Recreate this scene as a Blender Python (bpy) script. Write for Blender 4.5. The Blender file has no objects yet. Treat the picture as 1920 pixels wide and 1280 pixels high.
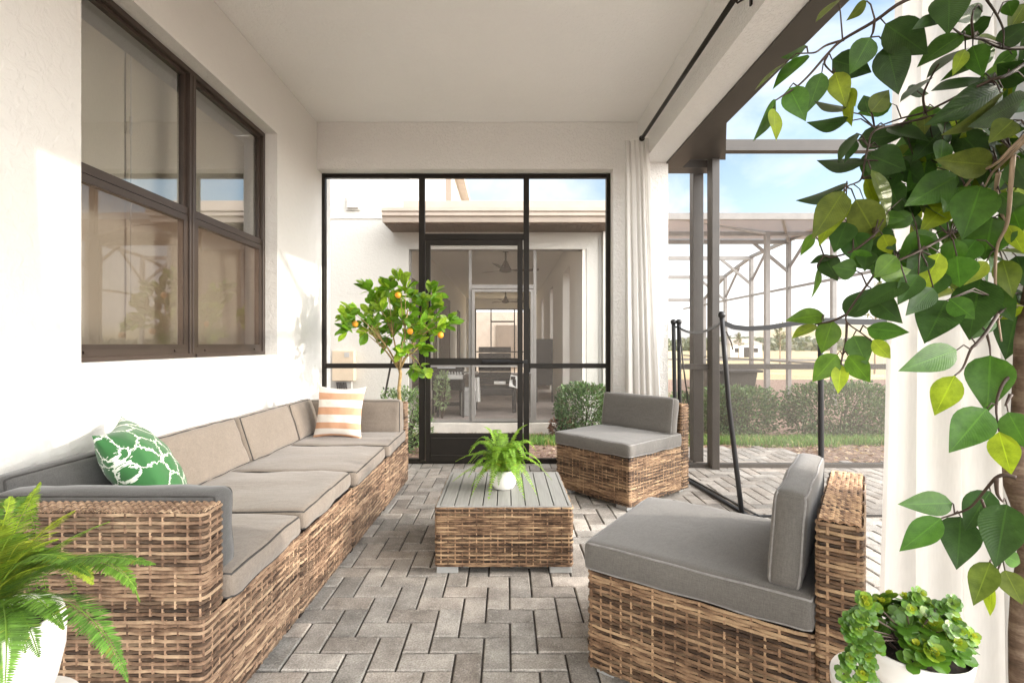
import bpy, bmesh, math, random
import numpy as np
from mathutils import Vector, Matrix, Euler
R = math.radians
rnd = random.Random(7)
sc = bpy.context.scene
COL = sc.collection
CH = 1.087                      # eye height of the photographer
def P(px, py, d):               # photo measurement -> world metres at distance d
    return Vector(((px-948)*d/934.0, d, CH+(645-py)*d/934.0))

# ------------------------------------------------------------------ object helpers
def empty(name, loc, label, cat, group=None, rz=0):
    o = bpy.data.objects.new(name, None); COL.objects.link(o)
    o.location = loc; o.rotation_euler = (0, 0, rz)
    o.empty_display_size = .1
    o['label'] = label; o['category'] = cat
    if group: o['group'] = group
    return o
def tag(o, label=None, cat=None, group=None, kind=None):
    if label: o['label'] = label
    if cat: o['category'] = cat
    if group: o['group'] = group
    if kind: o['kind'] = kind
    return o

class MB:
    def __init__(s):
        s.V = []; s.F = []; s.UV = []; s.C = []; s.M = []; s.n = 0
    def add(s, verts, faces, uv=None, col=(1, 1, 1), mat=0):
        b = s.n
        verts = [tuple(v) for v in verts]
        s.V += verts; s.n += len(verts)
        s.UV += (list(uv) if uv is not None else [(0, 0)]*len(verts))
        s.C += [col]*len(verts)
        for f in faces:
            s.F.append(tuple(b+i for i in f)); s.M.append(mat)
    def box(s, x0, x1, y0, y1, z0, z1, mat=0, col=(1, 1, 1)):
        x0, x1 = min(x0, x1), max(x0, x1); y0, y1 = min(y0, y1), max(y0, y1); z0, z1 = min(z0, z1), max(z0, z1)
        v = [(x0,y0,z0),(x1,y0,z0),(x1,y1,z0),(x0,y1,z0),(x0,y0,z1),(x1,y0,z1),(x1,y1,z1),(x0,y1,z1)]
        f = [(0,3,2,1),(4,5,6,7),(0,1,5,4),(1,2,6,5),(2,3,7,6),(3,0,4,7)]
        s.add(v, f, mat=mat, col=col); return s
    def quad(s, a, b, c, d, mat=0, uv=None, col=(1, 1, 1)):
        s.add([a, b, c, d], [(0, 1, 2, 3)], uv=uv, mat=mat, col=col); return s
    def bar(s, a, b, w, h, mat=0):     # rectangular bar from a to b
        a = Vector(a); b = Vector(b); d = (b-a).normalized()
        up = Vector((0, 0, 1)) if abs(d.z) < .9 else Vector((0, 1, 0))
        x = d.cross(up).normalized(); z = x.cross(d).normalized()
        v = []
        for p in (a, b):
            for sx, sz in ((-1, -1), (1, -1), (1, 1), (-1, 1)):
                v.append(p + x*sx*w/2 + z*sz*h/2)
        s.add(v, [(0,1,2,3),(7,6,5,4),(0,4,5,1),(1,5,6,2),(2,6,7,3),(3,7,4,0)], mat=mat); return s
    def tube(s, pts, r, n=8, mat=0, col=(1, 1, 1), closed=False, cap=True):
        pts = [Vector(p) for p in pts]; m = len(pts)
        rs = r if isinstance(r, (list, tuple)) else [r]*m
        v = []; uv = []; L = 0
        prev = None
        for i, p in enumerate(pts):
            if closed: t = pts[(i+1) % m]-pts[i-1]
            else: t = pts[min(i+1, m-1)]-pts[max(i-1, 0)]
            t = t.normalized() if t.length > 1e-9 else Vector((0, 0, 1))
            if prev is None:
                ref = Vector((0, 0, 1)) if abs(t.z) < .9 else Vector((1, 0, 0))
                x = t.cross(ref).normalized()
            else:
                x = (prev - t*prev.dot(t))
                x = x.normalized() if x.length > 1e-6 else prev
            prev = x; y = t.cross(x)
            if i: L += (p-pts[i-1]).length
            for k in range(n):
                a = 2*math.pi*k/n
                v.append(p + (x*math.cos(a)+y*math.sin(a))*rs[i]); uv.append((k/n, L))
        f = []
        for i in range(m if closed else m-1):
            j = (i+1) % m
            for k in range(n):
                l = (k+1) % n
                f.append((i*n+k, i*n+l, j*n+l, j*n+k))
        if cap and not closed:
            f.append(tuple(range(n))[::-1]); f.append(tuple((m-1)*n+k for k in range(n)))
        s.add(v, f, uv=uv, mat=mat, col=col); return s
    def lathe(s, prof, n=40, c=(0, 0, 0), mat=0, capb=True, capt=False, sx=1):
        v = []; f = []; m = len(prof)
        for r, z in prof:
            for k in range(n):
                a = 2*math.pi*k/n
                v.append((c[0]+r*sx*math.cos(a), c[1]+r*math.sin(a), c[2]+z))
        for i in range(m-1):
            for k in range(n):
                l = (k+1) % n
                f.append((i*n+k, i*n+l, (i+1)*n+l, (i+1)*n+k))
        if capb: f.append(tuple(range(n))[::-1])
        if capt: f.append(tuple((m-1)*n+k for k in range(n)))
        s.add(v, f, mat=mat); return s
    def build(s, name, mats, parent=None, smooth=False, loc=None, rot=None, bevel=0, seg=2, weld=False):
        me = bpy.data.meshes.new(name)
        me.from_pydata(s.V, [], s.F)
        if not isinstance(mats, (list, tuple)): mats = [mats]
        for m in mats: me.materials.append(m)
        me.polygons.foreach_set('material_index', s.M)
        vi = np.zeros(len(me.loops), dtype=np.int32); me.loops.foreach_get('vertex_index', vi)
        uvl = me.uv_layers.new(name='UVMap')
        uvl.data.foreach_set('uv', np.array(s.UV, dtype=np.float32)[vi].ravel())
        if any(c != (1, 1, 1) for c in s.C):
            at = me.color_attributes.new('Col', 'FLOAT_COLOR', 'POINT')
            c = np.ones((len(s.C), 4), dtype=np.float32); c[:, :3] = np.array(s.C, dtype=np.float32)
            at.data.foreach_set('color', c.ravel())
        if smooth: me.polygons.foreach_set('use_smooth', [True]*len(me.polygons))
        me.validate(); me.update()
        if weld:
            bm = bmesh.new(); bm.from_mesh(me); bmesh.ops.remove_doubles(bm, verts=bm.verts, dist=1e-5); bm.to_mesh(me); bm.free()
        o = bpy.data.objects.new(name, me); COL.objects.link(o)
        if parent: o.parent = parent
        if loc is not None: o.location = loc
        if rot is not None: o.rotation_euler = rot
        if bevel:
            b = o.modifiers.new('bevel', 'BEVEL'); b.width = bevel; b.segments = seg; b.limit_method = 'ANGLE'; b.harden_normals = False
        return o

# ------------------------------------------------------------------ materials
def newmat(name):
    m = bpy.data.materials.new(name); m.use_nodes = True
    nt = m.node_tree; b = nt.nodes['Principled BSDF']
    return m, nt, b
def N(nt, t, **k):
    n = nt.nodes.new(t)
    for a, v in k.items(): setattr(n, a, v)
    return n
def ramp(nt, stops, src, interp='LINEAR'):
    r = N(nt, 'ShaderNodeValToRGB'); cr = r.color_ramp; cr.interpolation = interp
    while len(cr.elements) < len(stops): cr.elements.new(.5)
    for e, (p, c) in zip(cr.elements, stops):
        e.position = p; e.color = (c[0], c[1], c[2], 1)
    nt.links.new(src, r.inputs[0]); return r.outputs[0]
def noise(nt, vec, scale, detail=3, rough=.5, dist=0):
    n = N(nt, 'ShaderNodeTexNoise'); n.inputs['Scale'].default_value = scale; n.inputs['Detail'].default_value = detail
    n.inputs['Roughness'].default_value = rough; n.inputs['Distortion'].default_value = dist
    if vec is not None: nt.links.new(vec, n.inputs['Vector'])
    return n.outputs['Fac']
def mapping(nt, src, scale=(1, 1, 1), rot=(0, 0, 0)):
    m = N(nt, 'ShaderNodeMapping'); m.inputs['Scale'].default_value = scale; m.inputs['Rotation'].default_value = rot
    nt.links.new(src, m.inputs['Vector']); return m.outputs[0]
def bump(nt, b, h, strength=.3, dist=.01):
    n = N(nt, 'ShaderNodeBump'); n.inputs['Strength'].default_value = strength; n.inputs['Distance'].default_value = dist
    nt.links.new(h, n.inputs['Height']); nt.links.new(n.outputs[0], b.inputs['Normal']); return n
def math_(nt, op, a, b=None, v=None):
    n = N(nt, 'ShaderNodeMath', operation=op)
    nt.links.new(a, n.inputs[0])
    if b is not None: nt.links.new(b, n.inputs[1])
    elif v is not None: n.inputs[1].default_value = v
    return n.outputs[0]
def mixc(nt, fac, a, b, mode='MIX'):
    n = N(nt, 'ShaderNodeMixRGB', blend_type=mode)
    for i, x in ((0, fac), (1, a), (2, b)):
        if isinstance(x, (int, float)): n.inputs[i].default_value = x
        elif isinstance(x, tuple): n.inputs[i].default_value = (x[0], x[1], x[2], 1)
        else: nt.links.new(x, n.inputs[i])
    return n.outputs[0]
def objco(nt): return N(nt, 'ShaderNodeTexCoord').outputs['Object']
def uvco(nt): return N(nt, 'ShaderNodeTexCoord').outputs['UV']

def simple(name, c, rough=.6, var=.12, scale=6, bmp=0, bscale=80, metal=0, spec=.4):
    m, nt, b = newmat(name); co = objco(nt)
    f = noise(nt, co, scale, 5, .6)
    lo = tuple(x*(1-var) for x in c); hi = tuple(min(1, x*(1+var)) for x in c)
    nt.links.new(ramp(nt, [(.3, lo), (.7, hi)], f), b.inputs['Base Color'])
    b.inputs['Roughness'].default_value = rough; b.inputs['Metallic'].default_value = metal
    b.inputs['Specular IOR Level'].default_value = spec
    if bmp: bump(nt, b, noise(nt, co, bscale, 4, .6), bmp, .004)
    return m
def stucco(name, c, strength=.45, scale=26):
    m, nt, b = newmat(name); co = objco(nt)
    big = noise(nt, co, 1.3, 4, .6)
    nt.links.new(ramp(nt, [(.3, tuple(x*.965 for x in c)), (.7, c)], big), b.inputs['Base Color'])
    b.inputs['Roughness'].default_value = .85; b.inputs['Specular IOR Level'].default_value = .25
    n1 = noise(nt, co, scale, 5, .6, .6)
    k = ramp(nt, [(.42, (0, 0, 0)), (.56, (1, 1, 1))], n1)
    n2 = noise(nt, co, scale*5, 3, .6)
    h = math_(nt, 'ADD', k, math_(nt, 'MULTIPLY', n2, v=.5))
    bump(nt, b, h, strength, .004)
    return m
M = {}
M['wall'] = stucco('wall_stucco', (.725, .71, .675), .45, 20)
M['ceil'] = stucco('ceiling_stucco', (.91, .90, .885), .5, 45)
M['beam'] = stucco('beam_stucco', (.82, .81, .785), .9, 45)
M['nwall'] = stucco('neighbour_stucco', (.53, .51, .465), .35)
M['lanai'] = stucco('lanai_stucco', (.88, .84, .77), .3)  # neighbour stucco brightened in colour to make up for the dim lanai
M['frame'] = simple('bronze_aluminium', (.014, .011, .008), .45, .15, 9, .08, 60, spec=.25)
M['winframe'] = simple('brown_aluminium', (.050, .035, .027), .38, .12, 9, .05, 60, spec=.55)
M['cage'] = simple('taupe_aluminium', (.050, .043, .037), .45, .15, 4, .05, 60)
M['ncage'] = simple('pale_taupe_aluminium', (.205, .192, .178), .5, .12, 4)
M['black'] = simple('black_paint', (.012, .012, .013), .35, .2, 20, .05)
M['gutter'] = simple('tan_gutter', (.42, .35, .29), .55, .1, 3)
M['soffit'] = simple('brown_soffit', (.17, .13, .10), .7, .1, 3)
M['white'] = simple('white_glazed', (.80, .78, .74), .28, .03, 6, .03, 30)
M['whitem'] = simple('white_metal', (.72, .70, .67), .4, .05, 6)
M['soil'] = simple('potting_soil', (.025, .017, .012), .95, .5, 60, .8, 90)
M['feet'] = simple('grey_plastic_feet', (.33, .33, .32), .4, .1, 20)
M['piping'] = simple('dark_piping', (.045, .042, .040), .8, .2, 60)
M['pipinglight'] = simple('light_piping', (.24, .23, .22), .8, .2, 60)
M['core'] = simple('dark_core', (.020, .013, .009), .9, .2, 20)
M['beige'] = simple('beige_enclosure', (.56, .46, .34), .6, .05, 10)
M['dark'] = simple('dark_cover', (.035, .030, .028), .75, .3, 12, .4, 20)
M['greybox'] = simple('grey_plastic', (.42, .41, .39), .6, .1, 10)
M['barkl'] = simple('citrus_bark', (.33, .23, .10), .8, .35, 30, .6, 60)
M['slab'] = simple('concrete_slab', (.58, .54, .48), .85, .12, 5, .5, 50)
M['npaver'] = simple('neighbour_pavers', (.33, .28, .25), .85, .2, 3, .4, 30)
M['orange'] = simple('kumquat_skin', (.85, .36, .03), .4, .15, 30, .15, 200)
M['steel'] = simple('steel', (.45, .45, .45), .3, .1, 20, metal=1)

# slats of the table top
def mat_slat():
    m, nt, b = newmat('grey_slat_wood'); co = mapping(nt, objco(nt), (30, 1.2, 30))
    f = noise(nt, co, 4, 6, .65)
    nt.links.new(ramp(nt, [(.25, (.225, .22, .205)), (.75, (.33, .325, .305))], f), b.inputs['Base Color'])
    b.inputs['Roughness'].default_value = .5; bump(nt, b, f, .15, .002); return m
M['slat'] = mat_slat()

def mat_fabric(name, c, slub=.3):
    m, nt, b = newmat(name); co = objco(nt)
    a = noise(nt, mapping(nt, co, (45, 420, 420)), 1, 3, .6)
    d = noise(nt, mapping(nt, co, (420, 45, 420)), 1, 3, .6)
    e = noise(nt, mapping(nt, co, (420, 420, 45)), 1, 3, .6)
    s = math_(nt, 'ADD', math_(nt, 'ADD', a, d), e); s = math_(nt, 'DIVIDE', s, v=3)
    big = noise(nt, co, 5, 4, .6)
    t = math_(nt, 'ADD', math_(nt, 'MULTIPLY', s, v=.85), math_(nt, 'MULTIPLY', big, v=.15))
    nt.links.new(ramp(nt, [(.36, tuple(x*(1-slub) for x in c)), (.64, tuple(x*(1+slub) for x in c))], t), b.inputs['Base Color'])
    b.inputs['Roughness'].default_value = .95; b.inputs['Specular IOR Level'].default_value = .15
    b.inputs['Sheen Weight'].default_value = .25
    wr = noise(nt, mapping(nt, co, (4, 9, 9)), 1.3, 3, .5, .8)
    h = math_(nt, 'ADD', math_(nt, 'MULTIPLY', s, v=.22), wr)
    bump(nt, b, h, .42, .010)
    return m
M['fabric'] = mat_fabric('grey_linen', (.200, .168, .138))
M['shadelinen'] = mat_fabric('grey_linen_shaded', (.085, .083, .080))  # sofa linen with shade put into its colour, for the near cushions
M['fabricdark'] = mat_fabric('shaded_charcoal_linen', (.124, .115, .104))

def mat_wicker(name, tint=(1, 1, 1)):
    m, nt, b = newmat(name); uv = uvco(nt)
    a = noise(nt, mapping(nt, uv, (6, .93, 1)), 1, 2, .6)
    bnd = noise(nt, mapping(nt, uv, (.9, .17, 1)), 1, 2, .5)
    st = noise(nt, mapping(nt, uv, (40, 6, 1)), 1, 3, .7)
    t = math_(nt, 'ADD', math_(nt, 'ADD', math_(nt, 'MULTIPLY', a, v=.62), math_(nt, 'MULTIPLY', bnd, v=.30)), math_(nt, 'MULTIPLY', st, v=.2))
    def T(c): return tuple(x*y for x, y in zip(c, tint))
    col = ramp(nt, [(.43, T((.030, .016, .009))), (.49, T((.095, .053, .030))), (.56, T((.215, .130, .076))), (.67, T((.40, .272, .160)))], t)
    at = N(nt, 'ShaderNodeAttribute', attribute_name='Col')
    nt.links.new(mixc(nt, 1, col, at.outputs['Color'], 'MULTIPLY'), b.inputs['Base Color'])
    b.inputs['Roughness'].default_value = .5; b.inputs['Specular IOR Level'].default_value = .45
    bump(nt, b, st, .3, .001)
    return m
M['wicker'] = mat_wicker('wicker_brown')
M['wickersofa'] = mat_wicker('wicker_weathered', (1.12, 1.18, 1.32))

def mat_leaf(name, trans=.35, rough=.38, rib=(1.5, 1.5, 1.1), spec=.4):
    m, nt, b = newmat(name)
    at = N(nt, 'ShaderNodeAttribute', attribute_name='Col').outputs['Color']
    uv = uvco(nt); sx = N(nt, 'ShaderNodeSeparateXYZ'); nt.links.new(uv, sx.inputs[0])
    au = math_(nt, 'ABSOLUTE', sx.outputs[0])
    ribf = math_(nt, 'LESS_THAN', au, v=.045)
    # side veins
    w = math_(nt, 'SUBTRACT', math_(nt, 'MULTIPLY', sx.outputs[1], v=22), math_(nt, 'MULTIPLY', au, v=5))
    vein = math_(nt, 'SINE', math_(nt, 'MULTIPLY', w, v=6.283))
    co = objco(nt); n = noise(nt, co, 38, 5, .7)
    v = mixc(nt, 1, at, ramp(nt, [(.3, (.62, .66, .62)), (.7, (1.30, 1.26, 1.2))], n), 'MULTIPLY')
    v = mixc(nt, math_(nt, 'MULTIPLY', ribf, v=.75), v, mixc(nt, 1, at, rib, 'MULTIPLY'))
    nt.links.new(v, b.inputs['Base Color'])
    b.inputs['Roughness'].default_value = rough; b.inputs['Specular IOR Level'].default_value = spec
    h = math_(nt, 'ADD', math_(nt, 'MULTIPLY', vein, v=.12), math_(nt, 'MULTIPLY', n, v=.6))
    bump(nt, b, h, .35, .002)
    t = N(nt, 'ShaderNodeBsdfTranslucent'); nt.links.new(mixc(nt, 1, v, (1.3, 1.45, .7), 'MULTIPLY'), t.inputs['Color'])
    mx = N(nt, 'ShaderNodeMixShader'); mx.inputs[0].default_value = trans
    out = nt.nodes['Material Output']
    nt.links.new(b.outputs[0], mx.inputs[1]); nt.links.new(t.outputs[0], mx.inputs[2]); nt.links.new(mx.outputs[0], out.inputs['Surface'])
    return m
M['leaf'] = mat_leaf('ficus_leaf', .16, .36, spec=.3)
M['fern'] = mat_leaf('fern_leaf', .25, .5, spec=.3)
M['hedge'] = mat_leaf('hedge_leaf', .2, .45, spec=.3)
M['citrus'] = mat_leaf('citrus_leaf', .35, .36, rib=(1.6, 1.6, 1.0))
M['succ'] = mat_leaf('succulent_leaf', .12, .28, rib=(1.1, 1.1, 1.0), spec=.5)

def mat_mesh(name, c, fac):
    m = bpy.data.materials.new(name); m.use_nodes = True; nt = m.node_tree; nt.nodes.clear()
    o = N(nt, 'ShaderNodeOutputMaterial'); t = N(nt, 'ShaderNodeBsdfTransparent'); d = N(nt, 'ShaderNodeBsdfDiffuse')
    d.inputs[0].default_value = (*c, 1)
    mx = N(nt, 'ShaderNodeMixShader'); mx.inputs[0].default_value = fac
    nt.links.new(t.outputs[0], mx.inputs[1]); nt.links.new(d.outputs[0], mx.inputs[2]); nt.links.new(mx.outputs[0], o.inputs[0])
    return m
M['screen'] = mat_mesh('insect_screen', (.20, .19, .18), .10)
M['screend'] = mat_mesh('dense_screen', (.30, .26, .22), .13)
M['poolmesh'] = mat_mesh('pool_fence_mesh', (.13, .115, .10), .36)
M['roofmesh'] = mat_mesh('cage_roof_mesh', (.42, .34, .28), .85)
M['sidemesh'] = mat_mesh('shaded_side_screen', (.10, .085, .07), .72)
M['winscreen'] = mat_mesh('window_screen', (.13, .09, .065), .42)

def mat_glass(name, tint=(.93, .94, .92), boost=1.0):
    m = bpy.data.materials.new(name); m.use_nodes = True; nt = m.node_tree; nt.nodes.clear()
    o = N(nt, 'ShaderNodeOutputMaterial'); t = N(nt, 'ShaderNodeBsdfTransparent'); g = N(nt, 'ShaderNodeBsdfGlossy')
    t.inputs[0].default_value = (*tint, 1); g.inputs['Roughness'].default_value = .0
    co = objco(nt); bp = N(nt, 'ShaderNodeBump'); bp.inputs['Strength'].default_value = .02; bp.inputs['Distance'].default_value = .01
    nt.links.new(noise(nt, co, 2.5, 1), bp.inputs['Height']); nt.links.new(bp.outputs[0], g.inputs['Normal'])
    f = N(nt, 'ShaderNodeFresnel'); f.inputs[0].default_value = 1.6
    k = math_(nt, 'MULTIPLY', f.outputs[0], v=3.0*boost); k = math_(nt, 'MINIMUM', k, v=1)
    mx = N(nt, 'ShaderNodeMixShader'); nt.links.new(k, mx.inputs[0])
    nt.links.new(t.outputs[0], mx.inputs[1]); nt.links.new(g.outputs[0], mx.inputs[2]); nt.links.new(mx.outputs[0], o.inputs[0])
    return m
M['glass'] = mat_glass('window_glass', boost=1.35)

def mat_curtain(name, c=(.66, .645, .615), tr=.32, see=.0):
    m = bpy.data.materials.new(name); m.use_nodes = True; nt = m.node_tree; nt.nodes.clear()
    o = N(nt, 'ShaderNodeOutputMaterial'); d = N(nt, 'ShaderNodeBsdfDiffuse'); t = N(nt, 'ShaderNodeBsdfTranslucent')
    co = objco(nt); f = noise(nt, mapping(nt, co, (220, 220, 30)), 1, 2)
    cc = ramp(nt, [(.3, tuple(x*.95 for x in c)), (.7, c)], f)
    nt.links.new(cc, d.inputs[0]); nt.links.new(cc, t.inputs[0])
    mx = N(nt, 'ShaderNodeMixShader'); mx.inputs[0].default_value = tr
    nt.links.new(d.outputs[0], mx.inputs[1]); nt.links.new(t.outputs[0], mx.inputs[2])
    sh = mx.outputs[0]
    if see:
        tt = N(nt, 'ShaderNodeBsdfTransparent'); m2 = N(nt, 'ShaderNodeMixShader'); m2.inputs[0].default_value = see
        nt.links.new(sh, m2.inputs[1]); nt.links.new(tt.outputs[0], m2.inputs[2]); sh = m2.outputs[0]
    nt.links.new(sh, o.inputs[0]); return m
M['curtain'] = mat_curtain('white_voile', see=.06)
M['blind'] = mat_curtain('beige_blind', (.88, .82, .70), .25)

def mat_paver():
    m, nt, b = newmat('concrete_paver'); co = objco(nt)
    at = N(nt, 'ShaderNodeAttribute', attribute_name='Col').outputs['Color']
    n1 = noise(nt, co, 9, 5, .65); n2 = noise(nt, co, 160, 3, .7); n3 = noise(nt, co, 40, 4, .7)
    v = mixc(nt, 1, at, ramp(nt, [(.28, (.62, .61, .60)), (.72, (1.30, 1.30, 1.30))], n1), 'MULTIPLY')
    v = mixc(nt, 1, v, ramp(nt, [(.3, (.60, .60, .60)), (.68, (1.28, 1.28, 1.28))], n2), 'MULTIPLY')
    sp = ramp(nt, [(.56, (0, 0, 0)), (.66, (1, 1, 1))], n3)
    v = mixc(nt, math_(nt, 'MULTIPLY', sp, v=.35), v, (.50, .47, .43))
    nt.links.new(v, b.inputs['Base Color']); b.inputs['Roughness'].default_value = .8; b.inputs['Specular IOR Level'].default_value = .3
    bump(nt, b, math_(nt, 'ADD', n2, n3), .5, .003); return m
M['paver'] = mat_paver()
M['sand'] = simple('joint_sand', (.050, .043, .036), .95, .4, 60, .8, 120)

def mat_ground():
    m, nt, b = newmat('lawn_soil_and_field'); co = objco(nt)
    sx = N(nt, 'ShaderNodeSeparateXYZ'); nt.links.new(co, sx.inputs[0])
    n = noise(nt, co, 12, 6, .7); nb = noise(nt, co, .25, 4, .6)
    mulch = ramp(nt, [(.3, (.05, .028, .018)), (.5, (.20, .12, .085)), (.7, (.40, .30, .23))], n)
    field = ramp(nt, [(.3, (.36, .27, .14)), (.55, (.50, .39, .21)), (.75, (.60, .52, .36))], nb)
    f = math_(nt, 'GREATER_THAN', sx.outputs[1], v=20)
    nt.links.new(mixc(nt, f, mulch, field), b.inputs['Base Color']); b.inputs['Roughness'].default_value = .95
    bump(nt, b, n, .8, .03); return m
M['ground'] = mat_ground()

def mat_bark():
    m, nt, b = newmat('ficus_bark'); co = objco(nt)
    n = noise(nt, mapping(nt, co, (12, 12, 60)), 1, 5, .7); n2 = noise(nt, co, 30, 4, .6)
    nt.links.new(ramp(nt, [(.3, (.030, .018, .010)), (.5, (.11, .068, .042)), (.72, (.27, .20, .14))], math_(nt, 'ADD', math_(nt, 'MULTIPLY', n, v=.6), math_(nt, 'MULTIPLY', n2, v=.4))), b.inputs['Base Color'])
    b.inputs['Roughness'].default_value = .85; bump(nt, b, n, .9, .006); return m
M['bark'] = mat_bark()
M['twig'] = simple('brown_twig', (.055, .035, .025), .6, .3, 40)
M['twigl'] = simple('pale_twig', (.30, .22, .15), .6, .2, 40)

def mat_greenpillow():
    m, nt, b = newmat('green_trellis_print'); uv = uvco(nt)
    nz = N(nt, 'ShaderNodeTexNoise'); nz.inputs['Scale'].default_value = 38; nt.links.new(uv, nz.inputs['Vector'])
    w = mixc(nt, .075, uv, nz.outputs['Color'], 'ADD')
    v = N(nt, 'ShaderNodeTexVoronoi', feature='DISTANCE_TO_EDGE'); v.inputs['Scale'].default_value = 4.2
    nt.links.new(mapping(nt, w, (1, 1.25, 1), (0, 0, .5)), v.inputs['Vector'])
    c = ramp(nt, [(.030, (.70, .74, .64)), (.045, (.030, .135, .035))], v.outputs['Distance'])
    co = objco(nt)
    nt.links.new(c, b.inputs['Base Color']); b.inputs['Roughness'].default_value = .9; b.inputs['Sheen Weight'].default_value = .2
    bump(nt, b, noise(nt, co, 16, 3), .35, .01); return m
M['green'] = mat_greenpillow()
def mat_stripes():
    m, nt, b = newmat('orange_stripe_print'); uv = uvco(nt)
    sx = N(nt, 'ShaderNodeSeparateXYZ'); nt.links.new(uv, sx.inputs[0])
    y = sx.outputs[1]
    W = (.80, .75, .68); O = (.64, .36, .22)
    st = [(0, W), (.13, O), (.27, W), (.42, O), (.56, W), (.71, O), (.83, W), (.95, O)]
    c = ramp(nt, st, y, 'CONSTANT')
    nt.links.new(c, b.inputs['Base Color']); b.inputs['Roughness'].default_value = .9
    bump(nt, b, noise(nt, objco(nt), 14, 3), .5, .012); return m
M['stripes'] = mat_stripes()
EXPO = .72; SUNE = 2.0; SKYS = .15; SKYM = (1.65, 1.5, 1.35); SKYC = (6.6, 6.6, 6.7); GLOW = (22, 21.5, 21); SKYFILL = (20.5, 20, 19.2); FILLDIR = (.75, -.75, .85)
# ------------------------------------------------------------------ wicker weaving
def path2d(pts, r, closed=False):
    """polyline with rounded corners -> arrays of position and outward normal by arc length (outward = right of travel)"""
    pts = [Vector(p) for p in pts]; n = len(pts); out = []
    for i in range(n):
        p = pts[i]
        if not closed and i in (0, n-1): out.append((p, None)); continue
        a = (pts[i-1]-p).normalized(); b = (pts[(i+1) % n]-p).normalized()
        p0 = p+a*r; p1 = p+b*r
        for k in range(6):
            t = k/5; q = p0*(1-t)**2 + p*2*t*(1-t) + p1*t*t
            out.append((q, None))
    P2 = [o[0] for o in out]
    if closed: P2.append(P2[0].copy())
    m = len(P2); X = np.array([p.x for p in P2]); Y = np.array([p.y for p in P2])
    d = np.hypot(np.diff(X), np.diff(Y)); S = np.concatenate([[0], np.cumsum(d)])
    tx = np.gradient(X, S+np.arange(m)*1e-9); ty = np.gradient(Y, S+np.arange(m)*1e-9)
    if closed:
        tx[0] = tx[-1] = (X[1]-X[-2]); ty[0] = ty[-1] = (Y[1]-Y[-2])
    l = np.hypot(tx, ty); nx, ny = ty/l, -tx/l
    def f(u, v, off):
        x = np.interp(u, S, X); y = np.interp(u, S, Y)
        a = np.interp(u, S, nx); b = np.interp(u, S, ny); q = np.hypot(a, b)
        return np.stack([x+a/q*off, y+b/q*off, v], 1)
    return f, S[-1]
def plane(o, U, V, Nn):
    o, U, V, Nn = [np.array(a, dtype=float) for a in (o, U, V, Nn)]
    def f(u, v, off): return o[None]+u[:, None]*U+v[:, None]*V+off[:, None]*Nn
    return f
def weave(mb, f, L, z0, z1, pitch=.0102, s=.034, amp=.0027, plain=False, seed=0, stakes=True, sub=4, col=1.0):
    rg = random.Random(seed)
    rows = max(1, int(round((z1-z0)/pitch))); pitch = (z1-z0)/rows
    ns = max(2, int(round(L/s))); s = L/ns; nu = ns*sub+1
    u = np.linspace(0, L, nu); t = .0026; h = pitch*.96; r0 = rg.randrange(1000)
    prof = [(-h/2, -.0010), (-h/4, t), (h/4, t), (h/2, -.0010)]
    if not plain: col0 = 1
    for r in range(rows):
        zc = z0+(r+.5)*pitch
        if plain: st = np.array([1 if (j+r) % 2 else -1 for j in range(ns+1)], float); cv = 1
        else:
            grp = ((r+r0)//7) % 3
            if grp == 1: st = np.array([-1 if (j+2*(r % 2)) % 4 == 0 else 1 for j in range(ns+1)], float); cv = 1
            elif r % 2: st = np.array([-1 if (j+2*((r//2) % 2)) % 4 == 0 else 1 for j in range(ns+1)], float); cv = 1.0
            else: st = np.array([-1 if (j % 4) != (2*((r//2) % 2)) else 1 for j in range(ns+1)], float)*.9; cv = .44  # recessed rows: shade of the gaps put into their colour
        k = u/s; i0 = np.minimum(k.astype(int), ns-1); fr = k-i0; fr = fr*fr*(3-2*fr)
        hh = amp*(st[i0]*(1-fr)+st[i0+1]*fr)
        jit = rg.uniform(-.0006, .0006)
        cols = []
        V = np.concatenate([f(u, np.full(nu, zc+dz+jit), hh+o) for dz, o in prof])
        b = mb.n
        mb.V += [tuple(x) for x in V]; mb.n += len(V)
        ur = u+rg.uniform(0, 9)
        for q in range(4): mb.UV += [(a, r+r0*1.37+.02*q) for a in ur]
        c = cv*col; mb.C += [(c, c, c*.98)]*len(V)
        for q in range(3):
            a0 = b+q*nu; a1 = b+(q+1)*nu
            mb.F += [(a0+i, a0+i+1, a1+i+1, a1+i) for i in range(nu-1)]; mb.M += [0]*(nu-1)
    if stakes:
        w = .0080
        for j in range(ns+1):
            uc = j*s; us = np.array([uc-w/2, uc-w/4, uc+w/4, uc+w/2]); us = np.clip(us, 0, L)
            of = np.array([-.002, .0016, .0016, -.002])
            v = np.concatenate([f(us, np.full(4, z), of) for z in (z0, z1)]); b = mb.n
            mb.V += [tuple(x) for x in v]; mb.n += 8; mb.UV += [(j*.31+r0, j*3.7)]*4+[(j*.31+r0+.4, j*3.7)]*4
            mb.C += [(1.15*col, 1.12*col, 1.1*col)]*8
            for i in range(3): mb.F.append((b+i, b+i+1, b+5+i, b+4+i)); mb.M.append(0)

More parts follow.
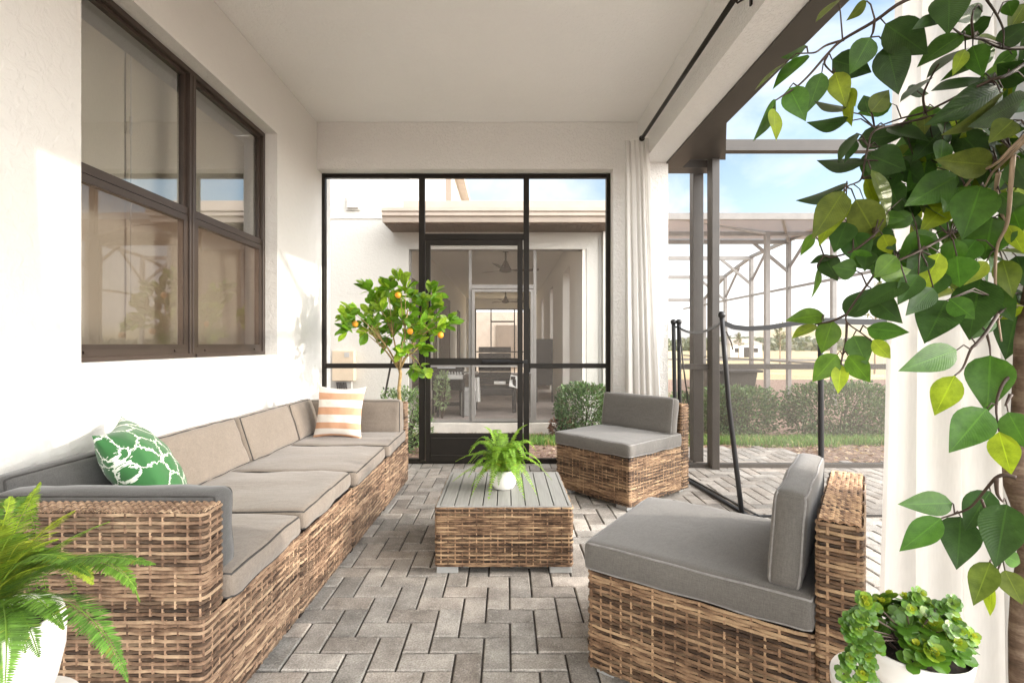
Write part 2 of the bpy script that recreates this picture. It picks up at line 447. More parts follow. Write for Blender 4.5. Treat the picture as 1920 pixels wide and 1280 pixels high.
def wtop(mb, x0, x1, y0, y1, z, seed=0, col=1.25):  # top faces lightened in colour, as if lit from above
    """knitted top face"""
    weave(mb, plane((x0, y0, z), (1, 0, 0), (0, 1, 0), (0, 0, 1)), x1-x0, 0, y1-y0, pitch=.0105, s=.0105, amp=.0022, plain=True, seed=seed, stakes=False, sub=4, col=col)
    weave(mb, plane((x0, y0, z), (0, 1, 0), (1, 0, 0), (0, 0, 1)), y1-y0, 0, x1-x0, pitch=.0105, s=.0105, amp=.0022, plain=True, seed=seed+1, stakes=False, sub=4, col=col)

# ------------------------------------------------------------------ cushions
from mathutils import noise as mnoise
def cushion(name, w, d, h, mat, parent, loc, rot=(0, 0, 0), r=.024, bulge=.012, pmat=None, seed=0, wr=.0035, sag=0):
    g = [-1, -.975, -.94, -.88, -.78, -.6, -.4, -.2, 0, .2, .4, .6, .78, .88, .94, .975, 1]
    mb = MB(); hw, hd, hh = w/2, d/2, h/2; r = min(r, hh*.9)
    n = len(g)
    gz = [-1, -.9, -.6, 0, .6, .9, 1]
    def P3(x, y, z):
        p = Vector((x*hw, y*hd, z*hh))
        q = Vector((max(-hw+r, min(hw-r, p.x)), max(-hd+r, min(hd-r, p.y)), max(-hh+r, min(hh-r, p.z))))
        dd = p-q
        if dd.length > 1e-9: p = q+dd.normalized()*r
        bx = (1-abs(x)**3)*(1-abs(y)**3)
        p.z += (z)*bulge*bx*(1 if z > 0 else .4) - sag*bx
        p.x += x*.006*(1-z*z)*(1-y**4); p.y += y*.006*(1-z*z)*(1-x**4)
        nn = mnoise.noise(Vector((p.x*7+seed*3.1, p.y*7, p.z*7)))+.35*math.sin(p.x*38+4*mnoise.noise(Vector((p.x*5, p.y*5, seed))))*max(0, mnoise.noise(Vector((p.x*4, p.y*4, seed*2.2))))+.5*mnoise.noise(Vector((p.x*19+seed, p.y*15, p.z*15)))
        p += Vector((x*.5, y*.5, z)).normalized()*nn*wr
        return p
    def face(fn, a, b, flip):
        vs = [fn(i, j) for j in b for i in a]; na = len(a)
        fs = []
        for j in range(len(b)-1):
            for i in range(na-1):
                q = (j*na+i, j*na+i+1, (j+1)*na+i+1, (j+1)*na+i); fs.append(q[::-1] if flip else q)
        mb.add(vs, fs)
    face(lambda a, b: P3(a, b, 1), g, g, False); face(lambda a, b: P3(a, b, -1), g, g, True)
    face(lambda a, b: P3(a, -1, b), g, gz, False); face(lambda a, b: P3(a, 1, b), g, gz, True)
    face(lambda a, b: P3(1, a, b), g, gz, False); face(lambda a, b: P3(-1, a, b), g, gz, True)
    o = mb.build(name, mat, parent, smooth=True, loc=loc, rot=rot, weld=True)
    pb = MB()
    for s in (1, -1):
        pts = []; R0 = r*.6
        zz = s*.99
        seq = []
        for a in np.linspace(-1, 1, 25): seq.append((a, -1))
        for a in np.linspace(-1, 1, 25)[1:]: seq.append((1, a))
        for a in np.linspace(1, -1, 25)[1:]: seq.append((a, 1))
        for a in np.linspace(1, -1, 25)[1:-1]: seq.append((-1, a))
        for a, b in seq:
            p = P3(a, b, zz); c = Vector((a*hw, b*hd, s*hh))
            pts.append(p)
        pb.tube(pts, .0034, 6, closed=True)
    po = pb.build('piping', pmat or M['piping'], o, smooth=True)
    return o

def pillow(name, w, h, t, mat, loc, X, Y, label, group=None, pinch=.10, seed=0):
    """X, Y = world direction of the pillow's width and height"""
    X = Vector(X).normalized(); Y = (Vector(Y)-X*Vector(Y).dot(X)).normalized(); Z = X.cross(Y)
    mb = MB(); n = 26
    for s in (1, -1):
        vs = []; uv = []
        for j in range(n+1):
            for i in range(n+1):
                a = math.sin(math.pi*(i/n-.5)); b = math.sin(math.pi*(j/n-.5))
                e = 1-pinch*(1-a*a)*(b*b)*1; f = 1-pinch*(1-b*b)*(a*a)
                x = a*w/2*f; y = b*h/2*e
                th = max(0, (1-a*a))**.55*max(0, (1-b*b))**.55
                z = s*t/2*th*(1+.12*mnoise.noise(Vector((a*3+seed, b*3, s*4))))
                z += .004*mnoise.noise(Vector((a*9, b*9, seed+s)))*(th**.3 if th > 0 else 0)
                vs.append((x, y, z)); uv.append((i/n if 0 else (a+1)/2, (1-b)/2))
        fs = []
        for j in range(n):
            for i in range(n):
                q = (j*(n+1)+i, j*(n+1)+i+1, (j+1)*(n+1)+i+1, (j+1)*(n+1)+i); fs.append(q if s > 0 else q[::-1])
        mb.add(vs, fs, uv=uv)
    o = mb.build(name, mat, None, smooth=True, weld=True)
    o.matrix_world = Matrix.Translation(loc) @ Matrix((X, Y, Z)).transposed().to_4x4()
    tag(o, label, 'pillow', group); return o

# ------------------------------------------------------------------ ground
gb = MB()
ys = [-60, -5, 4.63, 5.3, 6, 6.8, 7.6, 9, 20, 60, 400]; zs = [-.10, -.10, -.075, -.10, -.16, -.22, -.28, -.30, -.33, -.5, -1.0]
xs = [-300, -40, -3, 0, 3, 8, 40, 300]
vs = [(x, y, z) for y, z in zip(ys, zs) for x in xs]; nx = len(xs)
gb.add(vs, [(j*nx+i, j*nx+i+1, (j+1)*nx+i+1, (j+1)*nx+i) for j in range(len(ys)-1) for i in range(nx-1)])
tag(gb.build('ground', M['ground'], smooth=True), 'soil and mulch ground running out to a dry ochre field', 'ground', kind='structure')

# herringbone paving
def brick(mb, x0, x1, y0, y1, rg):
    g = .0036; b = .0040; z = rg.uniform(-.0012, .0012)
    x0 += g; x1 -= g; y0 += g; y1 -= g
    tx = rg.uniform(-.0012, .0012); ty = rg.uniform(-.0012, .0012)
    v = []
    for (k, zz) in ((0, -.03), (0, z-.004), (b, z)):
        for x, y in ((x0+k, y0+k), (x1-k, y0+k), (x1-k, y1-k), (x0+k, y1-k)):
            sx = 1 if x > (x0+x1)/2 else -1; sy = 1 if y > (y0+y1)/2 else -1
            v.append((x, y, zz+(tx*sx+ty*sy if zz > -.02 else 0)))
    f = [(8, 9, 10, 11)]
    for l in (0, 4):
        for i in range(4): f.append((l+i, l+(i+1) % 4, l+4+(i+1) % 4, l+4+i))
    q = rg.uniform(.70, 1.14); w = rg.uniform(-.012, .018)
    if rg.random() < .12: q *= .82
    mb.add(v, f, col=((.375+w*.9)*q, .345*q, (.308-w*.5)*q))
pv = MB(); rg = random.Random(3); W = .0965
def inreg(x0, x1, y0, y1):
    cx, cy = (x0+x1)/2, (y0+y1)/2
    if cy > 4.60 and not (1.75 < cx < 2.9 and cy < 5.25): return False
    return -1.66 < cx < 6.4 and .35 < cy
ox, oy = -1.72, .31
for a in range(-2, 88):
    for b in range(0, 54):
        m = (a-b) % 4
        if m == 0: x0, x1, y0, y1 = a, a+2, b, b+1
        elif m == 3: x0, x1, y0, y1 = a, a+1, b, b+2
        else: continue
        x0, x1, y0, y1 = ox+x0*W, ox+x1*W, oy+y0*W, oy+y1*W
        if inreg(x0, x1, y0, y1): brick(pv, x0, x1, y0, y1, rg)
tag(pv.build('patio_floor', M['paver']), 'grey concrete pavers laid in a herringbone pattern', 'paving', kind='structure')
sb = MB(); sb.box(-1.67, 7.0, -1.7, 4.62, -.07, -.0085)
tag(sb.build('paving_bed', M['sand']), 'dark sand showing in the joints of the pavers', 'paving', kind='structure')

# grass and leaf litter strips
def tuft(mb, x, y, z, h, rg, col):
    a = rg.uniform(0, 6.28); l = rg.uniform(.2, .7)*h; w = .0035+.003*rg.random()
    dx, dy = math.cos(a), math.sin(a); px, py = -dy*w, dx*w
    mb.add([(x-px, y-py, z), (x+px, y+py, z), (x+dx*l*.4+px*.7, y+dy*l*.4+py*.7, z+h*.6), (x+dx*l*.4-px*.7, y+dy*l*.4-py*.7, z+h*.6), (x+dx*l, y+dy*l, z+h)],
           [(0, 1, 2, 3), (3, 2, 4)], uv=[(.3, 0)]*5, col=col)
def gz(y): return float(np.interp(y, ys, zs))
gr = MB(); rg = random.Random(5)
for i in range(26000):
    x = rg.uniform(-2.2, 8.5); y = rg.uniform(6.0, 7.0)
    e = .12*math.sin(x*3.1)+.08*math.sin(x*7.7)
    if y < 6.08+e or y > 6.92+e*.5: continue
    q = rg.uniform(.6, 1.3)
    c = (.13*q, .25*q, .045*q) if rg.random() < .85 else (.34*q, .30*q, .13*q)
    tuft(gr, x, y, gz(y)-.005, rg.uniform(.05, .11), rg, c)
tag(gr.build('grass', M['fern']), 'short green grass strip between the two houses', 'grass', kind='stuff')
lt = MB(); rg = random.Random(6)
for i in range(9000):
    x = rg.uniform(-2.2, 7.5); y = rg.choice([rg.uniform(4.66, 6.15), rg.uniform(6.85, 7.5)])
    if 1.7 < x < 2.95 and y < 5.3: continue
    s = rg.uniform(.012, .034); a = rg.uniform(0, 6.28); t = rg.uniform(-.6, .6); z = gz(y)+rg.uniform(.002, .03)
    u = Vector((math.cos(a), math.sin(a), t*.5))*s; v = Vector((-math.sin(a), math.cos(a), rg.uniform(-.5, .5)))*s*rg.uniform(.2, .5)
    p = Vector((x, y, z)); q = rg.uniform(.6, 1.3)
    c = rg.choice([(.36, .22, .15), (.48, .36, .27), (.22, .12, .08), (.10, .055, .04), (.55, .44, .34)])
    lt.add([p-u, p-v, p+u, p+v+Vector((0, 0, s*.3))], [(0, 1, 2, 3)], uv=[(.3, 0)]*4, col=tuple(k*q for k in c))
tag(lt.build('leaf_litter', M['fern']), 'brown bark mulch and dry leaves along the beds', 'mulch', kind='stuff')

# ------------------------------------------------------------------ our house
house = empty('house', (-1.67, 4.4, 0), 'white stucco house wrapping the patio with its ceiling, beam and column', 'house')
house_off = Vector((-1.67, 4.4, 0))
def H(mb, name, mats, parent=house, **k):   # world-coordinate mesh parented under an offset empty
    o = mb.build(name, mats, parent, **k)
    return o
# the empties of big built-in things sit at the origin of their own frame; keep mesh data in world space
def world_child(o, root):
    o.parent = root; o.matrix_parent_inverse = Matrix.Translation(root.location).inverted()
    return o
def WC(mb, name, mats, root, **k):
    o = mb.build(name, mats, None, **k); return world_child(o, root)
def sub(mb, name, mats, par, **k):          # sub-part: world-space mesh under a world-space part
    o = mb.build(name, mats, None, **k); o.parent = par; o.matrix_parent_inverse = Matrix.Identity(4); return o
WX = -1.67
wy0, wy1, wz0, wz1 = 1.96, 3.645, 1.012, 2.625
w = MB()
def ring(mb, x, Y0, Y1, Z0, Z1, y0, y1, z0, z1):
    mb.quad((x, Y0, Z0), (x, y0, Z0), (x, y0, Z1), (x, Y0, Z1)); mb.quad((x, y1, Z0), (x, Y1, Z0), (x, Y1, Z1), (x, y1, Z1))
    mb.quad((x, y0, Z0), (x, y1, Z0), (x, y1, z0), (x, y0, z0)); mb.quad((x, y0, z1), (x, y1, z1), (x, y1, Z1), (x, y0, Z1))
ring(w, WX, -1.7, 4.75, -.1, 3.05, wy0, wy1, wz0, wz1)
xr = WX-.20
w.quad((WX, wy0, wz0), (xr, wy0, wz0), (xr, wy0, wz1), (WX, wy0, wz1)); w.quad((WX, wy1, wz0), (WX, wy1, wz1), (xr, wy1, wz1), (xr, wy1, wz0))
w.quad((WX, wy0, wz1), (xr, wy0, wz1), (xr, wy1, wz1), (WX, wy1, wz1)); w.quad((WX, wy0, wz0), (WX, wy1, wz0), (xr, wy1, wz0), (xr, wy0, wz0))
w.quad((xr, wy0-1.5, -.1), (xr, wy0, -.1), (xr, wy0, 3.05), (xr, wy0-1.5, 3.05)); ring(w, xr, -1.7, 4.75, -.1, 3.05, wy0, wy1, wz0, wz1)
# room behind the window
w.box(-3.6, -3.55, -1.7, 4.75, -.1, 3.05); w.box(-3.6, xr-.002, 4.70, 4.75, -.1, 3.05); w.box(-3.6, xr-.002, -1.75, -1.70, -.1, 3.05)
WC(w, 'wall', M['wall'], house)
b = MB(); b.box(-1.668, 1.30, -1.80, -1.70, 2.64, 3.05); WC(b, 'end_lintel', M['beam'], house); b = MB(); b.box(WX+.001, .953, 4.41, 4.64, 2.637, 3.049)
b.box(.953, 1.172, 4.41, 4.64, -.1, 3.049); b.box(1.17, 1.385, 4.245, 4.641, -.1, 2.637); 
WC(b, 'column', M['beam'], house); b = MB(); b.box(1.17, 1.385, .90, 1.115, -.1, 2.637); WC(b, 'column', M['beam'], house)  # near column is out of view, sized to shade the near wall
b = MB(); b.box(1.1725, 1.385, -1.70, 4.643, 2.637, 3.052); WC(b, 'beam', M['beam'], house)
c = MB(); c.box(-3.6, 1.40, -1.80, 4.70, 3.052, 3.30); WC(c, 'ceiling', M['ceil'], house)
c = MB(); c.box(-3.6, 1.75, -1.9, 4.9, 3.302, 3.42); WC(c, 'roof', M['gutter'], house)
# the window
wx = WX-.088
def bronze_frame(mb, x0, x1, y0, y1, z0, z1, t, mat=0, tb=None):
    tb = tb or t
    mb.box(x0, x1, y0, y0+t, z0, z1, mat); mb.box(x0, x1, y1-t, y1, z0, z1, mat)
    mb.box(x0, x1, y0+t, y1-t, z0, z0+tb, mat); mb.box(x0, x1, y0+t, y1-t, z1-t, z1, mat)
ym = (wy0+wy1)/2
win = MB(); bronze_frame(win, wx-.06, wx, wy0+.001, wy1-.001, wz0+.001, wz1-.001, .030, tb=.022); win.box(wx-.061, wx+.001, ym-.028, ym+.028, wz0+.02, wz1-.03)
win.box(wx+.001, wx+.006, ym-.006, ym+.006, wz0+.02, wz1-.03)
win.box(wx+.001, wx+.012, wy0+.03, ym-.02, wz0+.001, wz0+.020); win.box(wx+.001, wx+.012, ym+.02, wy1-.03, wz0+.001, wz0+.020)
wf = WC(win, 'window', M['winframe'], house, bevel=.0015, seg=1)
for (y0, y1) in ((wy0+.030, ym-.028), (ym+.028, wy1-.030)):
    zmr = 1.835
    s = MB(); bronze_frame(s, wx-.050, wx-.022, y0, y1, zmr-.03, wz1-.030, .020, tb=.045); s.box(wx-.021, wx-.012, y0+.001, y1-.001, zmr-.028, zmr+.012); sub(s, 'upper_sash', M['winframe'], wf)
    s = MB(); bronze_frame(s, wx-.045, wx-.010, y0+.0015, y1-.0015, wz0+.022, zmr-.032, .034, tb=.052)
    s.box(wx-.0095, wx-.004, y0+.02, y1-.02, wz0+.060, wz0+.066); s.box(wx-.0095, wx-.002, y0+.09, y0+.12, wz0+.034, wz0+.046); s.box(wx-.0095, wx-.002, y1-.12, y1-.09, wz0+.034, wz0+.046)
    sub(s, 'lower_sash', M['winframe'], wf)
    g = MB(); g.quad((wx-.036, y0, zmr), (wx-.036, y1, zmr), (wx-.036, y1, wz1-.03), (wx-.036, y0, wz1-.03)); sub(g, 'pane', M['glass'], wf)
    g = MB(); g.quad((wx-.030, y0, wz0+.03), (wx-.030, y1, wz0+.03), (wx-.030, y1, zmr-.03), (wx-.030, y0, zmr-.03)); sub(g, 'pane', M['glass'], wf)
    g = MB(); g.quad((wx-.016, y0, wz0+.03), (wx-.016, y1, wz0+.03), (wx-.016, y1, zmr-.03), (wx-.016, y0, zmr-.03)); sub(g, 'insect_screen', M['winscreen'], wf)
bl = MB()
for (y0, y1) in ((wy0-.06, ym-.26), (ym-.252, wy1+.06)):                       # two roller shades
    bl.quad((xr-.075, y0, wz0-.1), (xr-.075, y1, wz0-.1), (xr-.075, y1, wz1-.045), (xr-.075, y0, wz1-.045))
sub(bl, 'blind', M['blind'], wf)
cd = MB(); cd.tube([(xr-.05, ym-.25, wz1-.06), (xr-.05, ym-.25, 1.3)], .002, 6); cd.tube([(xr-.05, ym-.25, 2.25), (xr-.05, ym-.25, 2.16)], .006, 8); sub(cd, 'blind_cord', M['whitem'], wf)

# curtain rod
rod = MB(); RX, RZ = 1.092, 2.733
rod.tube([(RX, -.4, RZ), (RX, 3.985, RZ)], .0135, 12); rod.tube([(RX, 1.9, RZ), (RX, 3.984, RZ)], .0145, 12)
ro = rod.build('curtain_rod', M['frame'], smooth=True)
tag(ro, 'long dark bronze curtain rod under the beam on the open side', 'curtain rod')
k = MB(); k.lathe([(.0, -.02), (.02, -.012), (.024, 0), (.02, .012), (.0, .02)], 16, (0, 0, 0), capb=False)
fo = k.build('finial', M['frame'], ro, smooth=True, loc=(RX, 3.99, RZ), rot=(R(90), 0, 0))
for yb in (2.37, .3):
    k = MB(); k.tube([(RX, yb, RZ-.012), (RX+.012, yb, RZ-.024), (RX+.03, yb, RZ-.012), (1.155, yb, RZ+.004), (1.171, yb, RZ+.004)], .0055, 8)
    k.tube([(RX, yb-.007, RZ), (RX, yb+.007, RZ)], .019, 14); k.box(1.163, 1.1715, yb-.008, yb+.008, RZ-.036, RZ+.034)
    k.build('bracket', M['frame'], ro, smooth=False)

# curtains
def curtain(name, top, bot, ztop, zbot, folds, amp, label, mat, ease=1.0, nu=150, nv=30, seed=0, cuts=None):
    mb = MB(); vs = []
    (x0, y0), (x1, y1) = top; (a0, b0), (a1, b1) = bot
    for j in range(nv+1):
        t = j/nv; e = t**ease; z = ztop+(zbot-ztop)*t
        for i in range(nu+1):
            u = i/nu
            p = Vector((x0+(x1-x0)*u, y0+(y1-y0)*u)); q = Vector((a0+(a1-a0)*u, b0+(b1-b0)*u))
            c = p.lerp(q, e); d = (Vector((x1, y1))-Vector((x0, y0))).lerp(Vector((a1, b1))-Vector((a0, b0)), e).normalized()
            n = Vector((-d.y, d.x)); ph = folds*2*math.pi*u+.5*math.sin(u*9+seed)+.35*math.sin(t*3+u*5+seed)
            off = math.sin(ph)+.25*math.sin(2.3*ph+1+t*2)
            off = math.copysign(abs(off)**.75, off)*amp*(.45+.65*e+.2*math.sin(u*7+seed))
            c += n*off + d*.3*amp*math.cos(ph)
            vs.append((c.x, c.y, z))
    mb.add(vs, [(j*(nu+1)+i, j*(nu+1)+i+1, (j+1)*(nu+1)+i+1, (j+1)*(nu+1)+i) for j in range(nv) for i in range(nu)])
    o = mb.build(name, mat, smooth=True); tag(o, label, 'curtain', 'white voile curtains on the rod'); return o
curtain('curtain', ((.975, 4.09), (1.15, 4.03)), ((.99, 4.15), (1.31, 4.15)), 2.75, .02, 5, .022, 'gathered white voile curtain against the far column beside the far chair', M['curtain'], seed=1)
curtain('curtain', ((1.10, 1.375), (1.10, 1.07)), ((1.15, 1.555), (1.17, 1.03)), 2.75, .02, 4.5, .028, 'sheer white curtain hanging behind the leafy ficus tree', M['curtain'], seed=5)

# ------------------------------------------------------------------ screen wall with door
scr = empty('screen_wall', (0, 4.55, 0), 'dark bronze framed insect screen wall with a screen door at the end of the patio', 'screen wall')
D = 4.55; F0, F1 = D-.025, D+.025
def X(px, d=D): return (px-948)*d/934
def Z(py, d=D): return CH+(645-py)*d/934
f = MB(); zt = 2.636
f.box(X(604), X(611), F0, F1, .0, zt); f.box(X(1136), X(1143.5), F0, F1, .0, zt)
f.box(X(611), X(1136), F0+.001, F1-.001, Z(334.5), zt-.001)
f.box(X(786), X(797), F0+.002, F1-.002, .03, Z(334.5)); f.box(X(981.5), X(992), F0+.002, F1-.002, .03, Z(334.5))
f.box(X(797), X(981.5), F0+.003, F1-.003, Z(450), Z(439))
f.box(X(611), X(786), F0+.004, F1-.004, Z(690), Z(681)); f.box(X(992), X(1136), F0+.004, F1-.004, Z(690), Z(681))
f.box(X(611), X(786), F0+.003, F1-.003, .0, .045); f.box(X(992), X(1136), F0+.003, F1-.003, .0, .045); f.box(X(786), X(992), F0+.006, F1-.006, .0, .022)
WC(f, 'frame', M['frame'], scr, bevel=.002, seg=1)
f = MB()
for (a, b, c, d_) in ((611, 786, 690, 862), (611, 786, 334, 681), (797, 981, 334, 439), (992, 1136, 334, 681), (992, 1136, 690, 862)):
    f.quad((X(a), D, Z(d_)), (X(b), D, Z(d_)), (X(b), D, Z(c)), (X(a), D, Z(c)))
WC(f, 'mesh_panel', M['screen'], scr)
dr = MB(); y0, y1 = D-.040, D-.008
dr.box(X(799), X(808), y0, y1, .025, Z(451.5)); dr.box(X(970), X(980), y0, y1, .025, Z(451.5)); dr.box(X(808), X(970), y0, y1, Z(461), Z(451.5))
dr.box(X(808), X(970), y0, y1, Z(684), Z(671)); dr.box(X(808), X(970), y0, y1, .025, .075); dr.box(X(808), X(970), y0, y1, Z(817), Z(811))
dd = WC(dr, 'door', M['frame'], scr, bevel=.002, seg=1)
k = MB(); k.box(X(808), X(970), D-.030, D-.018, .075, Z(817)); kp = MB()
sub(k, 'kick_plate', M['frame'], dd)
k = MB(); k.tube([(X(808)+.004, D-.041, Z(819)), (X(970)-.004, D-.041, Z(819)), (X(970)-.004, D-.041, .08), (X(808)+.004, D-.041, .08)], .003, 6, closed=True); sub(k, 'trim', M['cage'], dd)
k = MB(); zc = Z(678); k.tube([(X(905), D-.062, zc), (X(957), D-.062, zc)], .017, 14); k.tube([(X(957), D-.062, zc), (X(985), D-.055, zc-.002)], .007, 10); k.box(X(908), X(913), D-.055, D-.038, zc-.016, zc+.016); k.box(X(980), X(989), D-.06, D-.026, zc-.015, zc+.015)
sub(k, 'handle', M['black'], dd, smooth=False)
k = MB(); k.quad((X(808), D-.024, .07), (X(970), D-.024, .07), (X(970), D-.024, Z(461)), (X(808), D-.024, Z(461))); sub(k, 'door_mesh', M['screen'], dd)

# ------------------------------------------------------------------ our pool cage
cg = empty('pool_cage', (1.8, 4.4, 0), 'taupe aluminium pool cage with posts and rails outside the open side of the patio', 'pool cage')
f = MB(); f.box(1.387, 1.555, -1.7, 4.42, 2.640, 2.80); f.box(1.37, 1.400, -1.7, 4.35, 2.622, 2.640)
f.add([(1.555, 3.50, 2.702), (1.555, 4.37, 2.702), (1.93, 4.37, 2.702), (1.555, 3.50, 2.79), (1.555, 4.37, 2.79), (1.93, 4.37, 2.79)], [(0, 1, 2), (5, 4, 3), (0, 2, 5, 3), (2, 1, 4, 5), (1, 0, 3, 4)])
WC(f, 'super_gutter', M['cage'], cg)
def post(xc, yc, w, z1, root, mat, z0=0.0, d=None, name='post'):
    f = MB(); d = d or w; f.box(xc-w/2, xc+w/2, yc-d/2, yc+d/2, z0, z1); return WC(f, name, mat, root, bevel=.003, seg=1)
post(X(1306, 4.65), 4.65, .095, 2.79, cg, M['cage']); post(X(1337.5, 4.37), 4.37, .066, 2.90, cg, M['cage'], d=.11)
f = MB(); f.box(X(1349, 4.37), 6.46, 4.33, 4.41, 2.77, 2.865); WC(f, 'top_rail', M['cage'], cg)
f = MB(); f.box(X(1275, 4.4), 6.46, 4.38, 4.43, Z(692, 4.4), Z(682, 4.4)); WC(f, 'mid_rail', M['cage'], cg)
f = MB(); f.box(1.40, 6.46, 4.38, 4.43, 0, .035); WC(f, 'bottom_rail', M['cage'], cg)
f = MB(); f.box(1.39, X(1349, 4.37), 4.44, 4.60, 2.66, 2.79); WC(f, 'corner_gutter', M['cage'], cg)
f = MB(); f.quad((1.39, 4.405, 0.03), (6.46, 4.405, 0.03), (6.46, 4.405, 2.80), (1.39, 4.405, 2.80)); WC(f, 'mesh_panel', M['screen'], cg)
post(4.2, 4.40, .07, 2.77, cg, M['cage'])
for yy in (4.40, 2.33, .30, -1.8): post(6.5, yy, .07, 3.29, cg, M['cage'])
f = MB(); f.box(6.46, 6.54, -3, 4.44, 3.29, 3.37); WC(f, 'eave_rail', M['cage'], cg)
f = MB(); f.bar((6.5, 3.45, 3.33), (5.6, 2.45, 3.86), .05, .07); WC(f, 'roof_brace', M['cage'], cg)
f = MB(); f.bar((6.5, 2.33, 3.36), (5.4, 2.33, 3.95), .05, .08); WC(f, 'roof_rafter', M['cage'], cg)
f = MB(); f.bar((6.5, .30, 3.36), (5.4, .30, 3.95), .05, .08); WC(f, 'roof_rafter', M['cage'], cg)
f = MB(); f.bar((5.4, -3, 3.96), (5.4, 4.4, 3.96), .05, .08); WC(f, 'roof_rafter', M['cage'], cg)

# ------------------------------------------------------------------ pool safety fence
pf = empty('pool_fence', (1.5, 3.1, 0), 'removable black pole pool fence with sagging top binding and brown mesh', 'pool fence')
poles = [((1.415, 4.20, 1.262), (1.42, 4.15, 0)), ((1.457, 4.19, 1.262), (1.465, 4.18, 0)), ((1.375, 3.17, 1.262), (1.505, 3.17, 0)), ((1.96, 3.10, 1.235), (1.965, 3.10, 0)), ((2.42, 3.10, 1.235), (2.43, 3.10, 0)), ((3.3, 3.15, 1.235), (3.3, 3.15, 0))]
for i, (a, b_) in enumerate(poles):
    f = MB(); a = Vector(a); b_ = Vector(b_); m = a.lerp(b_, .45)+Vector((-.012, 0, 0))*(i == 2)
    r = (.017, .017, .0155, .0165, .010, .014)[i]
    f.tube([b_, b_.lerp(m, .5), m, m.lerp(a, .5), a], r, 12); f.tube([a+Vector((0, 0, -.01)), a+Vector((0, 0, .004)), a+Vector((0, 0, .02)), a+Vector((0, 0, .034))], [r*.9, r*1.45, r*1.5, r*.7], 12)
    WC(f, 'pole', M['black'], pf, smooth=True)
def sagline(a, b, sag, n=14): 
    a = Vector(a); b = Vector(b); return [a.lerp(b, t/n)-Vector((0, 0, sag*4*(t/n)*(1-t/n))) for t in range(n+1)]
f = MB()
def ribbon(mb, pts, h, t=.006):
    for i in range(len(pts)-1): mb.bar(pts[i], pts[i+1], t, h)
Tz = .035
l1 = sagline(poles[1][0], poles[2][0], .055); l1 = [p-Vector((0, 0, Tz)) for p in l1]
l2 = [Vector(poles[2][0])-Vector((0, 0, Tz))]+[P(x, y, 3.17-.07*(x-1353)/185) for x, y in ((1375, 613), (1400, 616), (1440, 614), (1490, 606), (1538, 600))]
l3 = sagline((1.96, 3.10, 1.235), (2.42, 3.10, 1.225), .004); l4 = sagline((2.42, 3.1, 1.235), (3.3, 3.15, 1.235), .05)
l0 = sagline((1.415, 4.20, 1.24), (1.457, 4.19, 1.24), .01, 4)
ribbon(f, l1, .017); ribbon(f, l2, .030); ribbon(f, l3, .036); ribbon(f, l4, .036); ribbon(f, l0, .014)
WC(f, 'top_binding', M['black'], pf)
f = MB()
def netting(mb, top, b0, b1):
    n = len(top)-1
    for i in range(n):
        t0, t1 = i/n, (i+1)/n; p = Vector(b0).lerp(Vector(b1), t0); q = Vector(b0).lerp(Vector(b1), t1)
        mb.quad(p, q, top[i+1], top[i])
netting(f, l1, (1.465, 4.18, .01), (1.505, 3.17, .01)); netting(f, l2, (1.505, 3.17, .01), (1.965, 3.10, .01)); netting(f, l3, (1.965, 3.10, .01), (2.43, 3.10, .01)); netting(f, l4, (2.43, 3.10, .01), (3.3, 3.15, .01))
WC(f, 'netting', M['poolmesh'], pf)
f = MB(); f.bar((1.42, 4.15, .012), (1.53, 3.02, .012), .022, .018); f.bar((1.46, 4.15, .010), (1.60, 3.02, .010), .010, .012); f.bar((1.505, 3.13, .008), (3.3, 3.15, .008), .012, .012)
WC(f, 'bottom_strap', M['black'], pf)
f = MB(); f.tube([(1.46, 4.18, 1.22), (1.478, 4.14, .9), (1.51, 4.1, .55)], .006, 6); WC(f, 'strap', M['black'], pf, smooth=True); f = MB(); f.tube([P(1362, 622, 3.2), P(1371, 642, 3.25), P(1374, 655, 3.28)], .005, 6); WC(f, 'strap', M['black'], pf)
